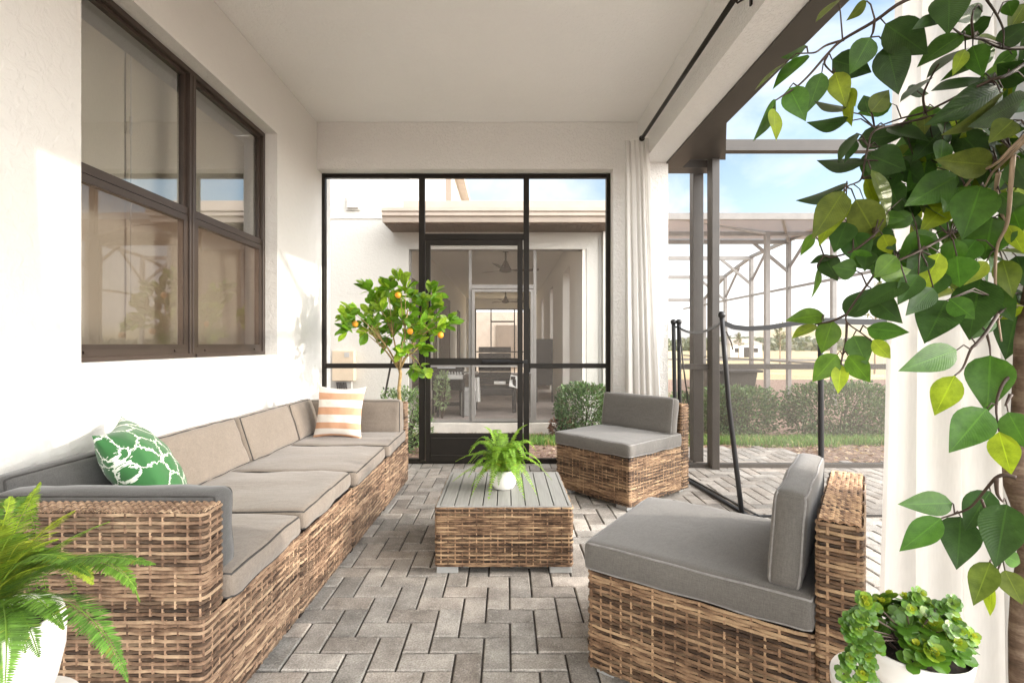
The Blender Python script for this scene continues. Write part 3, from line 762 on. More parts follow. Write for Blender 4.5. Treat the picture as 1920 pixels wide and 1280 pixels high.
# ------------------------------------------------------------------ the sofa
sofa = empty('sectional_sofa', (-1.2, 2.6, 0), 'long brown wicker sectional sofa with grey linen cushions along the white wall', 'sofa')
mods = [(-.812, -.803, 1.34, 1.945), (-.800, -.792, 1.952, 2.568), (-.790, -.780, 2.575, 3.218), (-.776, -.764, 3.225, 3.90)]
for i, (xa, xb, y0, y1) in enumerate(mods):
    f = MB()
    if i == 0:
        p, L = path2d([(-1.63, y0), (xa, y0), (xb, y1), (xb-.05, y1)], .014); weave(f, p, L, .03, .345, seed=11, amp=.0021)
        p, L = path2d([(-1.63, y0), (xa, y0), (xa, y0+.092), (-1.63, y0+.092)], .014); weave(f, p, L, .345, .632, seed=11, amp=.0021)
        wtop(f, -1.63, xa-.004, y0+.004, y0+.088, .634, seed=3)
        f.box(-1.63, xa-.006, y0+.006, y0+.086, .03, .630, mat=1, col=(1, 1, 1))
    elif i == 3:
        p, L = path2d([(xa-.05, y0), (xa, y0), (xb, y1), (-1.5, y1)], .012); weave(f, p, L, .03, .345, seed=40+i, amp=.0018)
        p, L = path2d([(-1.5, y1-.09), (xb, y1-.09), (xb, y1), (-1.5, y1)], .012); weave(f, p, L, .345, .635, seed=5)
        wtop(f, -1.5, xb-.004, y1-.086, y1-.004, .637, seed=8); f.box(-1.5, xb-.006, y1-.084, y1-.006, .03, .633, mat=1)
    else:
        p, L = path2d([(xa-.05, y0), (xa, y0), (xb, y1), (xb-.05, y1)], .012); weave(f, p, L, .03, .345, seed=20+i, amp=.0018)
    f.box(-1.63, min(xa, xb)-.007, y0+.010, y1-.008, .03, .340, mat=1)
    f.box(-1.645, -1.585, y0+.004+(.09 if i == 0 else 0), y1-.004-(.1 if i == 3 else 0), .341, .632, mat=1)
    WC(f, 'wicker_frame', [M['wickersofa'], M['core']], sofa)
for (x, y) in ((-.83, 1.40), (-.825, 1.90), (-.82, 2.0), (-.815, 2.53), (-.81, 2.62), (-.80, 3.17), (-.795, 3.27), (-.785, 3.85)):
    f = MB(); f.box(x-.05, x+.002, y-.02, y+.02, 0, .03); WC(f, 'foot', M['core'], sofa)
sw = [(1.44, 1.948, -.792), (1.95, 2.572, -.784), (2.575, 3.222, -.772), (3.226, 3.82, -.756)]
for i, (y0, y1, x1) in enumerate(sw):
    ww = x1+1.56
    o = cushion('seat_cushion', ww, y1-y0-.004, .084, M['fabric'], None, ((x1-1.56)/2-(0, .006, 0, .004)[i], (y0+y1)/2, .387+(0, .003, .001, .004)[i]), (0, R((.3, -.4, .3, .0)[i]), R((.4, .8, 1.1, .9)[i])), seed=i+1, wr=.008, bulge=.010)
    world_child(o, sofa)
def stand(loc, w, h, t, rz, tilt, seed, bulge=.016, name='back_cushion', mat='fabric'):
    if seed in (11, 12): mat = 'shadelinen'  # near arm and back cushion: shadow put into a darker linen
    o = cushion(name, w, h, t, M[mat], None, loc, (0, 0, 0), seed=seed, wr=.009, bulge=bulge, r=.028)
    o.matrix_world = Matrix.Translation(loc) @ Matrix.Rotation(R(rz), 4, 'Z') @ Matrix.Rotation(R(90-tilt), 4, 'X')
    o.rotation_euler = (Matrix.Rotation(R(rz), 4, 'Z') @ Matrix.Rotation(R(90-tilt), 4, 'X')).to_euler(); o.location = loc
    return o
# arm-side cushion near the camera, faces +Y
for a in ((( -1.168, 1.493, .530), .665, .250, .100, 0, -3, 11), ((-1.535, 1.74, .555), .50, .255, .10, 90, 7, 12), ((-1.470, 2.375, .555), .665, .265, .105, 90, 19, 13), ((-1.452, 3.005, .556), .60, .262, .105, 90, 18, 14), ((-1.452, 3.505, .552), .385, .258, .11, 90, 16, 15), ((-1.13, 3.745, .542), .70, .252, .11, 0, 3, 16)):
    world_child(stand(*a), sofa)

# ------------------------------------------------------------------ armless chairs
def chair(corner, ang_depth, w, Dp, label, seed, name='wicker_chair', tw=.0, back=(0, 0, 0)):
    dy = Vector((math.cos(R(ang_depth)), math.sin(R(ang_depth)))); dx = Vector((dy.y, -dy.x))
    c = Vector(corner)-dx*w/2+dy*Dp/2
    rt = empty(name, (c.x, c.y, 0), label, 'chair', 'armless wicker chairs around the coffee table', rz=math.atan2(dx.y, dx.x))
    f = MB(); pt = .095
    p, L = path2d([(-w/2, -Dp/2), (w/2, -Dp/2), (w/2, Dp/2-pt-.004), (-w/2, Dp/2-pt-.004)], .012, closed=True); weave(f, p, L, .03, .345, seed=seed, s=.034)
    f.box(-w/2+.007, w/2-.007, -Dp/2+.007, Dp/2-pt-.01, .03, .343, mat=1)
    # rolled rim of short upright wraps under the cushion
    f.build('wicker_frame', [M['wicker'], M['core']], rt)
    f = MB(); y0 = Dp/2-pt; y1 = Dp/2
    p, L = path2d([(-w/2, y0), (w/2, y0), (w/2, y1), (-w/2, y1)], .010, closed=True); weave(f, p, L, .03, .640, seed=seed+1, s=.031)
    wtop(f, -w/2+.003, w/2-.003, y0+.003, y1-.003, .643, seed=seed+2, col=1.9)  # sky light on the top put into its brighter colour
    f.box(-w/2+.006, w/2-.006, y0+.006, y1-.006, .03, .640, mat=1)
    f.build('back_panel', [M['wicker'], M['core']], rt)
    for sx in (-1, 1):
        for yy in (-Dp/2+.045, Dp/2-.05):
            f = MB(); f.box(sx*(w/2-.075)-.045, sx*(w/2-.075)+.045, yy-.03, yy+.03, 0, .03); f.build('foot', M['feet'], rt, bevel=.003)
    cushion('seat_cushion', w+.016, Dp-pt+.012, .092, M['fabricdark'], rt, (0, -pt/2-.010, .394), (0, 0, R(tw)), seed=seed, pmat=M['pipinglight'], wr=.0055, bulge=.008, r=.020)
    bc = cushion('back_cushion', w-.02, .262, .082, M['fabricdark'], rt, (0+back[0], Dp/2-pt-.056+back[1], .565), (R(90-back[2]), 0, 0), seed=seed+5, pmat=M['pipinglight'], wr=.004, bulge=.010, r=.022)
    return rt
chair((.800, 3.215), 40, .655, .72, 'grey cushioned wicker armless chair by the far curtain and screen wall', 50, tw=.6, back=(0, -.01, 8))
chair((.272, 1.640), -36, .600, .735, 'large wicker armless chair in the foreground beside the bowl of succulents', 60, back=(-.005, -.012, 4))

# ------------------------------------------------------------------ coffee table
ct = empty('coffee_table', (-.008, 2.68, 0), 'square wicker coffee table with a grey slatted top', 'table')
x0, x1, y0, y1 = -.333, .318, 2.362, 3.0
f = MB(); p, L = path2d([(x0, y0), (x1, y0), (x1, y1), (x0, y1)], .012, closed=True); weave(f, p, L, .032, .314, seed=72, s=.0335)
f.box(x0+.007, x1-.007, y0+.007, y1-.007, .032, .296, mat=1); WC(f, 'wicker_frame', [M['wicker'], M['core']], ct)
f = MB(); t = .018
f.box(x0+.002, x0+t, y0+.002, y1-.002, .300, .3195); f.box(x1-t, x1-.002, y0+.002, y1-.002, .300, .3195); f.box(x0+t, x1-t, y1-t, y1-.002, .300, .3192); f.box(x0+t, x1-t, y0+.002, y0+.008, .300, .3192)
WC(f, 'top_rim', M['slat'], ct, bevel=.002, seg=2)
n = 9; wd = (x1-x0-2*t-.004)/n
for i in range(n):
    a = x0+t+.002+i*wd; f = MB(); f.box(a+.0025, a+wd-.0025, y0+.010, y1-t-.002, .302, .3205-(i % 3)*.0004); WC(f, 'slat', M['slat'], ct, bevel=.0015, seg=2)
for a in (x0+.005, x1-.108):
    for b_ in (y0+.004, y1-.064):
        f = MB(); f.box(a, a+.103, b_, b_+.06, 0, .03); WC(f, 'foot', M['feet'], ct, bevel=.003)

# ------------------------------------------------------------------ pillows
A = Vector((-1.415, 1.700, .765)); B = Vector((-1.600, 2.06, .775)); A2 = Vector((-1.225, 1.79, .43))
cen = (B+A2)/2+Vector((.02, .0, 0))
pillow('throw_pillow', .43, .43, .19, M['green'], cen, B-A, (A-A2), 'green pillow printed with white branching lines on the near end of the sofa', 'throw pillows', pinch=.13, seed=2)
cen = Vector((-1.165, 3.500, .610))
pillow('throw_pillow', .345, .365, .14, M['stripes'], cen, (1, -.06, -.02), (.02, .22, 1), 'orange and white striped pillow on the far end of the sofa', 'throw pillows', pinch=.11, seed=9)

# ------------------------------------------------------------------ leaves
def leafgeo(mb, base, tip, width, nrm, col, fold=.25, curl=.12, n=7, shape='ovate', tipc=None):
    base = Vector(base); tip = Vector(tip); ax = tip-base; L = ax.length; ax.normalize()
    nrm = Vector(nrm); nrm = (nrm-ax*nrm.dot(ax)).normalized(); sd = ax.cross(nrm)
    if shape == 'ovate': pf = lambda t: 1.04*max(0, math.sin(math.pi*min(1, t)**.70))**.95*(1-.30*max(0, t-.45)) if t < 1 else 0
    elif shape == 'round': pf = lambda t: math.sqrt(max(0, 1-(2*t-1)**2))
    elif shape == 'obov': pf = lambda t: max(0, math.sin(math.pi*t**1.25))**.75
    elif shape == 'lance': pf = lambda t: math.sin(math.pi*t**.8)
    else: pf = lambda t: math.sin(math.pi*t**1.25)
    vs = []; uv = []
    for i in range(n+1):
        t = i/n; w = pf(t)*width/2
        c = base+ax*L*t-nrm*curl*L*(t*t-.25*t)
        for k, s in enumerate((-1, -.5, 0, .5, 1)):
            wv = .03*L*math.sin(t*9+s*2)*abs(s)*.5
            vs.append(c+sd*w*s+nrm*(abs(s)*w*fold*(1.2-.4*abs(s))+wv*.25)); uv.append((s if w > 1e-6 else 0, t))
    fs = []
    for i in range(n):
        for k in range(4): a = i*5+k; fs.append((a, a+1, a+6, a+5))
    mb.add(vs, fs, uv=uv, col=col)
def leaf3(mb, base, tip, width, nrm, col, fold=.3):     # light leaf, 4 faces
    base = Vector(base); tip = Vector(tip); ax = tip-base; nrm = Vector(nrm); sd = ax.cross(nrm)
    if sd.length < 1e-9: sd = ax.cross(Vector((.3, .5, .8)))
    sd.normalize(); up = sd.cross(ax).normalized()
    m1 = base.lerp(tip, .33); m2 = base.lerp(tip, .7); w = width/2
    vs = [base, m1+sd*w+up*w*fold, m1, m1-sd*w+up*w*fold, m2+sd*w*.75+up*w*fold*.7, m2, m2-sd*w*.75+up*w*fold*.7, tip]
    mb.add(vs, [(0, 2, 1), (0, 3, 2), (1, 2, 5, 4), (2, 3, 6, 5), (4, 5, 7), (5, 6, 7)], uv=[(.02, 0), (1, .3), (0, .3), (-1, .3), (1, .7), (0, .7), (-1, .7), (0, 1)], col=col)

# ------------------------------------------------------------------ ficus tree
GC = {'g': (.054, .135, .017), 'd': (.032, .075, .016), 'y': (.26, .34, .022), 'o': (.105, .140, .022), 'l': (.095, .19, .018)}
LV = """1515 103 1446 163 22 g|1511 90 1470 113 16 g|1472 118 1415 172 10 o|1455 188 1411 265 20 g|1451 204 1454 265 22 y|1480 165 1510 224 45 g|1541 136 1514 211 38 g|1566 136 1585 198 38 y
1632 70 1595 138 46 g|1560 112 1636 136 50 d|1586 209 1526 190 18 d|1588 228 1521 240 24 d|1592 165 1603 200 20 y|1590 175 1597 238 16 y|1633 210 1672 165 38 o|1625 2 1588 40 16 o|1572 0 1529 45 11 o
1660 45 1742 103 62 d|1663 85 1685 175 58 d|1768 30 1710 55 22 d|1780 -12 1779 56 60 d|1842 22 1795 32 32 d|1806 65 1718 117 40 g|1810 92 1734 136 18 d|1810 93 1787 141 24 y|1824 86 1842 142 40 g|1838 146 1743 175 24 d|1742 148 1686 190 14 d
1868 88 1935 40 40 d|1890 2 1898 32 26 g|1925 150 1868 120 50 d|1880 165 1752 225 60 d|1878 180 1785 262 22 o|1920 185 1822 240 45 d|1900 225 1860 262 45 o|1732 217 1735 250 24 o|1663 240 1745 262 26 d
1606 250 1568 302 18 d|1606 264 1585 300 18 d|1618 309 1533 307 30 d|1588 348 1504 388 22 d|1582 358 1522 450 52 o|1587 366 1532 460 38 y|1604 374 1655 464 60 o|1621 336 1651 399 28 y|1633 318 1683 415 26 o|1652 405 1702 412 26 g
1524 438 1501 480 20 l|1588 416 1565 470 46 d|1600 436 1618 500 50 d|1655 440 1672 478 30 y|1630 290 1700 320 60 d|1650 280 1640 360 60 d
1796 329 1692 389 62 g|1782 376 1727 434 46 y|1839 349 1806 445 72 g|1861 408 1845 490 75 g|1875 362 1925 410 44 g|1890 422 1920 475 26 y|1755 438 1683 490 58 g|1792 448 1785 505 40 g|1860 310 1760 300 55 o|1712 292 1738 318 22 y|1770 280 1690 262 30 d
1560 480 1518 494 14 d|1545 480 1571 527 38 d|1606 508 1560 500 40 g|1533 504 1530 560 12 l|1586 592 1638 540 44 d|1700 530 1605 575 38 d|1546 591 1477 596 28 l|1529 608 1484 636 20 y|1561 601 1540 663 42 l|1600 629 1626 684 44 g|1625 615 1706 624 32 g
1636 637 1673 675 28 y|1570 664 1523 716 42 l|1590 666 1634 719 40 l|1577 683 1571 738 28 y|1640 560 1685 602 44 d|1650 520 1715 505 34 l|1625 470 1622 506 34 d
1762 474 1725 554 42 y|1794 480 1800 540 60 g|1850 490 1807 535 30 y|1838 523 1817 633 72 d|1775 563 1733 645 70 d|1794 656 1687 695 52 g|1857 666 1852 768 70 g|1790 704 1751 781 48 y|1910 571 1885 675 60 d|1865 600 1822 633 24 g|1880 487 1900 555 40 o|1722 515 1683 572 40 d|1770 510 1735 560 40 d|1900 590 1875 580 20 d
1850 766 1780 848 64 g|1873 809 1896 889 46 y|1890 772 1930 845 50 g|1786 943 1683 945 45 g|1765 971 1686 1033 46 g|1801 968 1796 1063 62 d|1857 920 1809 994 52 d|1888 945 1867 1058 68 d|1880 1040 1925 1060 30 g|1857 1053 1825 1135 44 o|1860 1091 1852 1155 24 y|1884 1068 1917 1133 40 o
1700 330 1650 300 40 d|1720 350 1700 420 44 d|1680 300 1735 345 44 d|1745 300 1700 360 40 g|1665 340 1690 395 40 d|1710 400 1660 430 34 g|1740 470 1700 520 44 d|1820 300 1790 350 46 d|1800 250 1850 300 48 d|1770 240 1720 290 50 d|1900 300 1935 360 50 d|1905 480 1930 540 40 d|1895 380 1915 440 44 g|1830 450 1790 500 44 g|1720 440 1750 500 36 g|1640 430 1680 470 36 d|1600 470 1640 510 34 g|1860 540 1900 600 44 d|1680 480 1640 520 40 l|1750 540 1700 590 40 d|1780 560 1830 600 40 g"""
BR = [[(1925, -50), (1800, -30), (1700, 0), (1640, 40), (1580, 75), (1553, 100), (1520, 138), (1495, 162), (1470, 178), (1455, 188)],
      [(1583, 75), (1550, 85), (1530, 98), (1515, 100)], [(1640, 36), (1637, 60), (1632, 70)], [(1551, 105), (1546, 120), (1560, 136)],
      [(1950, 100), (1890, 140), (1860, 150), (1800, 178), (1735, 210), (1690, 222), (1640, 240)], [(1735, 210), (1731, 180), (1743, 150), (1760, 120)], [(1880, 88), (1850, 75), (1810, 68), (1785, 52)],
      [(1825, 70), (1822, 40), (1825, 20)], [(1935, 90), (1880, 90), (1850, 78), (1824, 68)],
      [(1960, 200), (1930, 245), (1895, 280), (1870, 305), (1830, 328), (1810, 350), (1795, 372), (1782, 380)], [(1960, 210), (1930, 255), (1880, 305), (1860, 325), (1845, 352)], [(1872, 325), (1868, 355), (1872, 385), (1885, 415), (1890, 425)],
      [(1900, 290), (1895, 350), (1888, 420), (1868, 470), (1867, 560), (1872, 600), (1878, 640)], [(1870, 590), (1850, 622), (1830, 645), (1820, 655), (1805, 690), (1790, 704)], [(1850, 625), (1856, 650), (1857, 666)],
      [(1780, 210), (1690, 232), (1640, 245), (1628, 275), (1622, 300), (1615, 335), (1600, 345), (1588, 352), (1560, 400)],
      [(1780, 440), (1725, 470), (1680, 490), (1652, 500), (1625, 535), (1600, 570), (1586, 594), (1592, 608), (1612, 622), (1636, 640)], [(1588, 605), (1586, 640), (1580, 665), (1577, 683)], [(1586, 590), (1560, 602), (1540, 606), (1529, 608)],
      [(1640, 440), (1600, 470), (1560, 482), (1545, 480), (1533, 500)], [(1905, 895), (1885, 890), (1868, 895), (1850, 915), (1820, 950), (1790, 963), (1765, 971)], [(1868, 895), (1870, 925), (1880, 940)], [(1840, 935), (1855, 975), (1872, 1030), (1877, 1050), (1862, 1090)], [(1877, 1048), (1862, 1048), (1856, 1053)],
      [(1900, 700), (1880, 720), (1868, 760), (1873, 809)], [(1895, 740), (1885, 760)], [(1850, 0), (1870, 30), (1882, 60), (1880, 90)]]
fic = empty('ficus_tree', (.985, .94, 0), 'tall ficus tree with twisted brown trunk and glossy leaves at the right edge', 'tree')
rg = random.Random(21)
def dep(px, py): return .86+.10*math.sin(px*.013+1.2)*math.cos(py*.011)+.0*px
lv = MB(); tw = MB(); nodes = []
for i, b_ in enumerate(BR):
    pts = []
    for j in range(len(b_)):
        x, y = b_[j]; p = P(x, y, dep(x, y)+.012*math.sin(i*2.3+j)); pts.append(p); nodes.append((x, y, p))
    # densify
    q = []
    for j in range(len(pts)-1):
        a, b2 = pts[j], pts[j+1]; m0 = pts[max(j-1, 0)]; m3 = pts[min(j+2, len(pts)-1)]
        for s in range(4):
            t = s/4; q.append(.5*((2*a)+(-m0+b2)*t+(2*m0-5*a+4*b2-m3)*t*t+(-m0+3*a-3*b2+m3)*t**3))
    q.append(pts[-1]); n_ = len(q)
    r0 = .0026 if b_[0][0] > 1860 else .0012
    tw.tube(q, [r0*(1-j/n_)+.0011 for j in range(n_)], 6, mat=1 if i in (9, 10, 11, 12) else 0)
cnt = 0
for line in LV.replace('\n', '|').split('|'):
    bx, by, tx, ty, wd, cc = line.split(); bx, by, tx, ty, wd = map(float, (bx, by, tx, ty, wd)); cnt += 1
    extra = cnt > 130
    d0 = dep(bx, by)+rg.uniform(-.015, .015)+(.10+.12*rg.random() if extra else 0); d1 = d0+rg.uniform(-.03, .03)
    if cc == 'd' and not extra: d0 += .03
    a = P(bx, by, d0); t = P(tx, ty, d1); Lw = math.hypot(tx-bx, ty-by); 
    narrow = wd/Lw; full = .52*Lw*(1 if narrow > .3 else 1)
    true = max(wd, full if narrow < .42 else wd)
    ang = math.acos(max(-1, min(1, wd/true)))*rg.choice((-1, 1)); ang = max(-1.25, min(1.25, ang))
    toc = (Vector((0, 0, CH))-a).normalized(); ax = (t-a).normalized(); n0 = (toc-ax*toc.dot(ax)).normalized(); n0 = Matrix.Rotation(ang+rg.uniform(-.15, .15), 3, ax) @ n0
    q = rg.uniform(.85, 1.15); c = GC[cc]; c = (c[0]*q, c[1]*q*rg.uniform(.95, 1.05), c[2]*q)
    leafgeo(lv, a, t, .97*true*d0/934, n0, c, fold=rg.uniform(.10, .28), curl=rg.uniform(-.04, .24), n=10)
    best = min(nodes, key=lambda k: (k[0]-bx)**2+(k[1]-by)**2)
    if math.hypot(best[0]-bx, best[1]-by) > 3:
        e = best[2]; m = a.lerp(e, .5)+Vector((0, 0, .006+.05*(a-e).length)); tw.tube([a, m, e], [.0010, .0012, .0014], 5)
for k in range(240):
    px = rg.triangular(1560, 1990, 1850); py = rg.triangular(-20, 640, 330)
    if (px < 1700 and py > 560) or (py < 170 and px < 1830): continue
    d0 = rg.uniform(.90, 1.12); a = P(px, py, d0); dr_ = Vector((rg.gauss(-.3, .8), rg.gauss(0, .6), rg.gauss(-.7, .6))).normalized(); L = rg.uniform(.045, .078)
    q = rg.uniform(.7, 1.35); leafgeo(lv, a, a+dr_*L, L*.58, (rg.gauss(0, .5), -1, rg.gauss(.3, .5)), tuple(v*q for v in GC[rg.choice('ddgggoly')]), fold=.2, curl=.08, n=7)
    best = min(nodes, key=lambda k: (k[0]-px)**2+(k[1]-py)**2); tw.tube([a, a.lerp(best[2], .5)+Vector((0, 0, .01)), best[2]], [.0009, .0011, .0013], 4)
# rest of the crown, round the trunk and above it (right of the frame)
tw2 = MB(); hub = [Vector((1.03, .92, 1.45)), Vector((1.05, .90, 1.75))]; lims = []
for k in range(13):
    e = Vector((rg.uniform(.72, 1.10), rg.uniform(.10, .74), rg.uniform(1.35, 2.25)))
    if e.x/e.y*934+948 < 2010: e.y = e.x/1.16
    h = hub[k % 2]; lb = [h, h.lerp(e, .35)+Vector((.01, 0, .07)), h.lerp(e, .7)+Vector((0, 0, .07)), e]; lims += lb[1:]; tw2.tube(lb, [.006, .0045, .0032, .002], 6, mat=1)
for k in range(420):
    b_ = lims[rg.randrange(len(lims))]; c = b_+Vector((rg.gauss(0, .10), rg.gauss(0, .10), rg.gauss(0, .11)))
    if c.x > 1.13 or c.y < .03 or c.x/c.y*934+948 < 1990: continue
    dr_ = Vector((rg.gauss(0, 1), rg.gauss(0, 1), rg.gauss(-.7, .7))).normalized(); L = rg.uniform(.06, .10)
    q = rg.uniform(.8, 1.2); tip = c+dr_*L
    if tip.x > 1.16 or tip.y < .03 or tip.x/tip.y*934+948 < 1975: continue
    leafgeo(lv, c, tip, L*.56, (rg.gauss(0, 1), rg.gauss(0, 1), 1), tuple(v*q for v in GC[rg.choice('ggddoyl')]), fold=.2, n=6)
    tw2.tube([b_, b_.lerp(c, .5)+Vector((0, 0, .02)), c], [.0016, .0013, .001], 4)
WC(tw2, 'limbs', [M['twig'], M['twigl']], fic, smooth=True)
WC(lv, 'foliage', M['leaf'], fic, smooth=True)
WC(tw, 'twigs', [M['twig'], M['twigl']], fic, smooth=True)
tk = MB(); dT = .94
tp = [(1.06, .90, 1.80), (1.03, .92, 1.45), tuple(P(1935, 560, dT)), tuple(P(1920, 640, dT)), tuple(P(1917, 720, dT)), tuple(P(1915, 790, dT)), tuple(P(1903, 850, dT)), tuple(P(1908, 910, dT)), tuple(P(1926, 970, dT)), tuple(P(1928, 1040, dT)), tuple(P(1916, 1120, dT)), tuple(P(1912, 1190, dT)), tuple(P(1914, 1270, dT)), (.985, .94, .33), (.985, .94, .24)]
tk.tube(tp, [.010, .014, .015, .014, .014, .015, .019, .020, .017, .015, .016, .016, .017, .020, .022], 16)
tp2 = [(1.04, .91, 1.5), tuple(P(1955, 700, dT+.03)), tuple(P(1930, 830, dT+.02)), tuple(P(1915, 930, dT+.01)), tuple(P(1940, 1030, dT)), tuple(P(1935, 1150, dT+.02)), (.99, .95, .28)]
tk.tube(tp2, [.010, .013, .015, .015, .016, .016, .018], 12)
WC(tk, 'trunk', M['bark'], fic, smooth=True)
pt = MB(); pt.lathe([(.10, 0), (.12, .01), (.15, .26), (.155, .28), (.145, .28), (.14, .25)], 36, (0, 0, 0)); pt.build('pot', M['white'], fic, smooth=True)
pt = MB(); pt.lathe([(.142, .25), (.0, .256)], 24, (0, 0, 0), capb=False); pt.build('soil', M['soil'], fic)

# ------------------------------------------------------------------ ferns
def bez(ps, n):
    out = []
    for i in range(n+1):
        t = i/n; q = [Vector(p) for p in ps]
        while len(q) > 1: q = [q[k].lerp(q[k+1], t) for k in range(len(q)-1)]
        out.append(q[0])
    return out
def frond(mb, ctrl, n, wmax, rg, col, up=(0, 0, 1), droop=.25, pw=.34, detail=True):
    pts = bez(ctrl, n); L = sum((pts[i+1]-pts[i]).length for i in range(n))
    mb.tube(pts[::2] if n > 30 else pts, [.0013*(1-.7*i/len(pts)) for i in range(len(pts[::2] if n > 30 else pts))], 4, col=(col[0]*1.2, col[1]*.9, col[2]))
    for i in range(1, n):
        t = i/n
        if t < .10: continue
        tan = (pts[i+1]-pts[i-1]).normalized(); side = tan.cross(Vector(up))
        side = side.normalized() if side.length > 1e-4 else Vector((1, 0, 0)); nn = side.cross(tan).normalized()
        w = wmax*min(1, (t-.06)*4.5)**.8*(1-t**2.2)**.9+.002
        for s in (-1, 1):
            l = w*rg.uniform(.82, 1.1); q = rg.uniform(.62, 1.25)*(.75+.45*t)
            dirv = (side*s+tan*(.12+.35*t)+nn*(.10-droop*rg.uniform(.4, 1.3))).normalized()
            q2 = 1.7 if rg.random() < .03 else 1; c = (col[0]*q*q2*.85, col[1]*q*.72, col[2]*q)
            leaf3(mb, pts[i], pts[i]+dirv*l, max(.0022, L/n*(.66 if n > 70 else .72)), nn+side*rg.uniform(-.2, .2), c, fold=.25)
            if detail and l > .012:
                pass
# fern on the table
tf = empty('potted_fern', (-.012, 2.655, .3205), 'small bright green fern in a round white pot on the coffee table', 'potted plant', 'potted ferns')
pt = MB(); pt.lathe([(.040, 0), (.052, .004), (.064, .022), (.070, .048), (.067, .076), (.060, .097), (.055, .101), (.053, .094), (.055, .080)], 40, (0, 0, 0)); pt.build('pot', M['white'], tf, smooth=True)
pt = MB(); pt.lathe([(.056, .085), (0, .092)], 20, (0, 0, 0), capb=False); pt.build('soil', M['soil'], tf)
rg = random.Random(33); fb = MB(); base = Vector((0, 0, .092))
explicit = [((-.235, -.02, .135), .20), ((-.24, -.10, .06), .14), ((-.15, -.14, -.0), .16), ((-.07, -.20, -.02), .20), ((.10, -.16, -.01), .17), ((.16, -.13, .0), .16), ((.20, .02, .09), .18), ((.24, .0, .04), .18), ((-.10, .02, .30), .30), ((.12, .02, .31), .30), ((0, .05, .26), .27), ((.05, -.05, .22), .25), ((-.05, -.08, .20), .24), ((.16, .1, .2), .24), ((-.17, .12, .18), .24)]
for (t, hz) in explicit:
    t = Vector(t); m = Vector((t.x*.55, t.y*.55, hz+.02)); frond(fb, [base+Vector((rg.uniform(-.02, .02), rg.uniform(-.02, .02), 0)), base.lerp(m, .6)+Vector((0, 0, .03)), m, t*1.08], 40, .043, rg, (.22, .46, .03))
for k in range(40):
    a = rg.uniform(0, 6.28); l = rg.uniform(.12, .25); z = rg.uniform(.02, .22); t = Vector((math.cos(a)*l, math.sin(a)*l, z)); m = Vector((t.x*.6, t.y*.6, z+.10+.05*rg.random()))
    frond(fb, [base+Vector((rg.uniform(-.03, .03), rg.uniform(-.03, .03), 0)), base.lerp(m, .6)+Vector((0, 0, .02)), m, t], 36, .038, rg, (.19, .42, .03))
fb.build('foliage', M['fern'], tf)
# big fern at the left edge
bf = empty('potted_fern', (-1.02, .97, .345), 'large arching fern in a white pot in the left foreground beside the sofa arm', 'potted plant', 'potted ferns')
pt = MB(); pt.lathe([(.075, 0), (.09, .006), (.112, .06), (.124, .12), (.126, .175), (.120, .198), (.112, .199), (.110, .18)], 48, (0, 0, 0)); pt.build('pot', M['white'], bf, smooth=True)
pt = MB(); pt.lathe([(.112, .175), (0, .182)], 20, (0, 0, 0), capb=False); pt.build('soil', M['soil'], bf)
fb = MB(); rg = random.Random(44); O = Vector((-1.02, .97, .345)); b0 = O+Vector((0, 0, .18))
fr = [([(-30, 1130, .95), (0, 1040, .93), (40, 960, .92), (76, 903, .92)], .040, (.24, .42, .03)),
      ([(-30, 1150, .95), (20, 1040, .92), (80, 985, .91), (140, 957, .90)], .042, (.30, .46, .03)),
      ([(-30, 1160, .93), (30, 1060, .88), (110, 1010, .86), (205, 978, .84)], .030, (.16, .34, .03)),
      ([(-30, 1170, .90), (60, 1020, .84), (180, 1030, .80), (292, 1058, .80)], .046, (.11, .27, .03)),
      ([(-30, 1170, .90), (80, 1000, .82), (240, 1020, .80), (262, 1128, .82)], .040, (.13, .30, .03)),
      ([(-30, 1170, .88), (80, 1060, .80), (190, 1130, .78), (240, 1278, .78)], .044, (.10, .26, .03)),
      ([(-30, 1170, .88), (0, 1090, .80), (20, 1160, .76), (8, 1300, .75)], .050, (.11, .27, .03)),
      ([(-40, 1170, .90), (30, 1080, .82), (70, 1100, .80), (120, 1180, .80)], .036, (.12, .28, .03)),
      ([(-40, 1170, .90), (20, 1010, .84), (90, 1010, .82), (170, 1080, .82)], .040, (.12, .28, .03)),
      ([(-50, 1170, .92), (-20, 1050, .88), (10, 980, .88), (20, 930, .9)], .040, (.26, .44, .03)),
      ([(-50, 1170, .92), (-10, 1050, .86), (60, 1020, .86), (110, 1010, .88)], .040, (.28, .45, .03)),
      ([(-50, 1170, .92), (0, 1070, .86), (40, 1070, .84), (90, 1060, .86)], .044, (.24, .40, .03))]
fr += [([(-50, 1170, .92), (-10+k*14, 1060-k*9, .90), (10+k*22, 1000+k*4, .88), (30+k*24, 1000+k*16, .87)], .042, rg.choice([(.26, .40, .03), (.16, .33, .03), (.12, .28, .03), (.30, .44, .04)])) for k in range(-2, 7)]
fr += [([(-50, 1170, .92), (-30+k*12, 1080, .88), (-20+k*16, 1120+k*4, .85), (-30+k*26, 1200+k*8, .84)], .042, rg.choice([(.12, .28, .03), (.10, .25, .03)])) for k in range(1, 5)]
for cps, wm, c in fr:
    ctrl = [b0+Vector((rg.uniform(-.03, .03), rg.uniform(-.03, .03), 0))]+[P(*q) for q in cps[1:]]
    frond(fb, ctrl, 78, wm, rg, c, droop=.3)
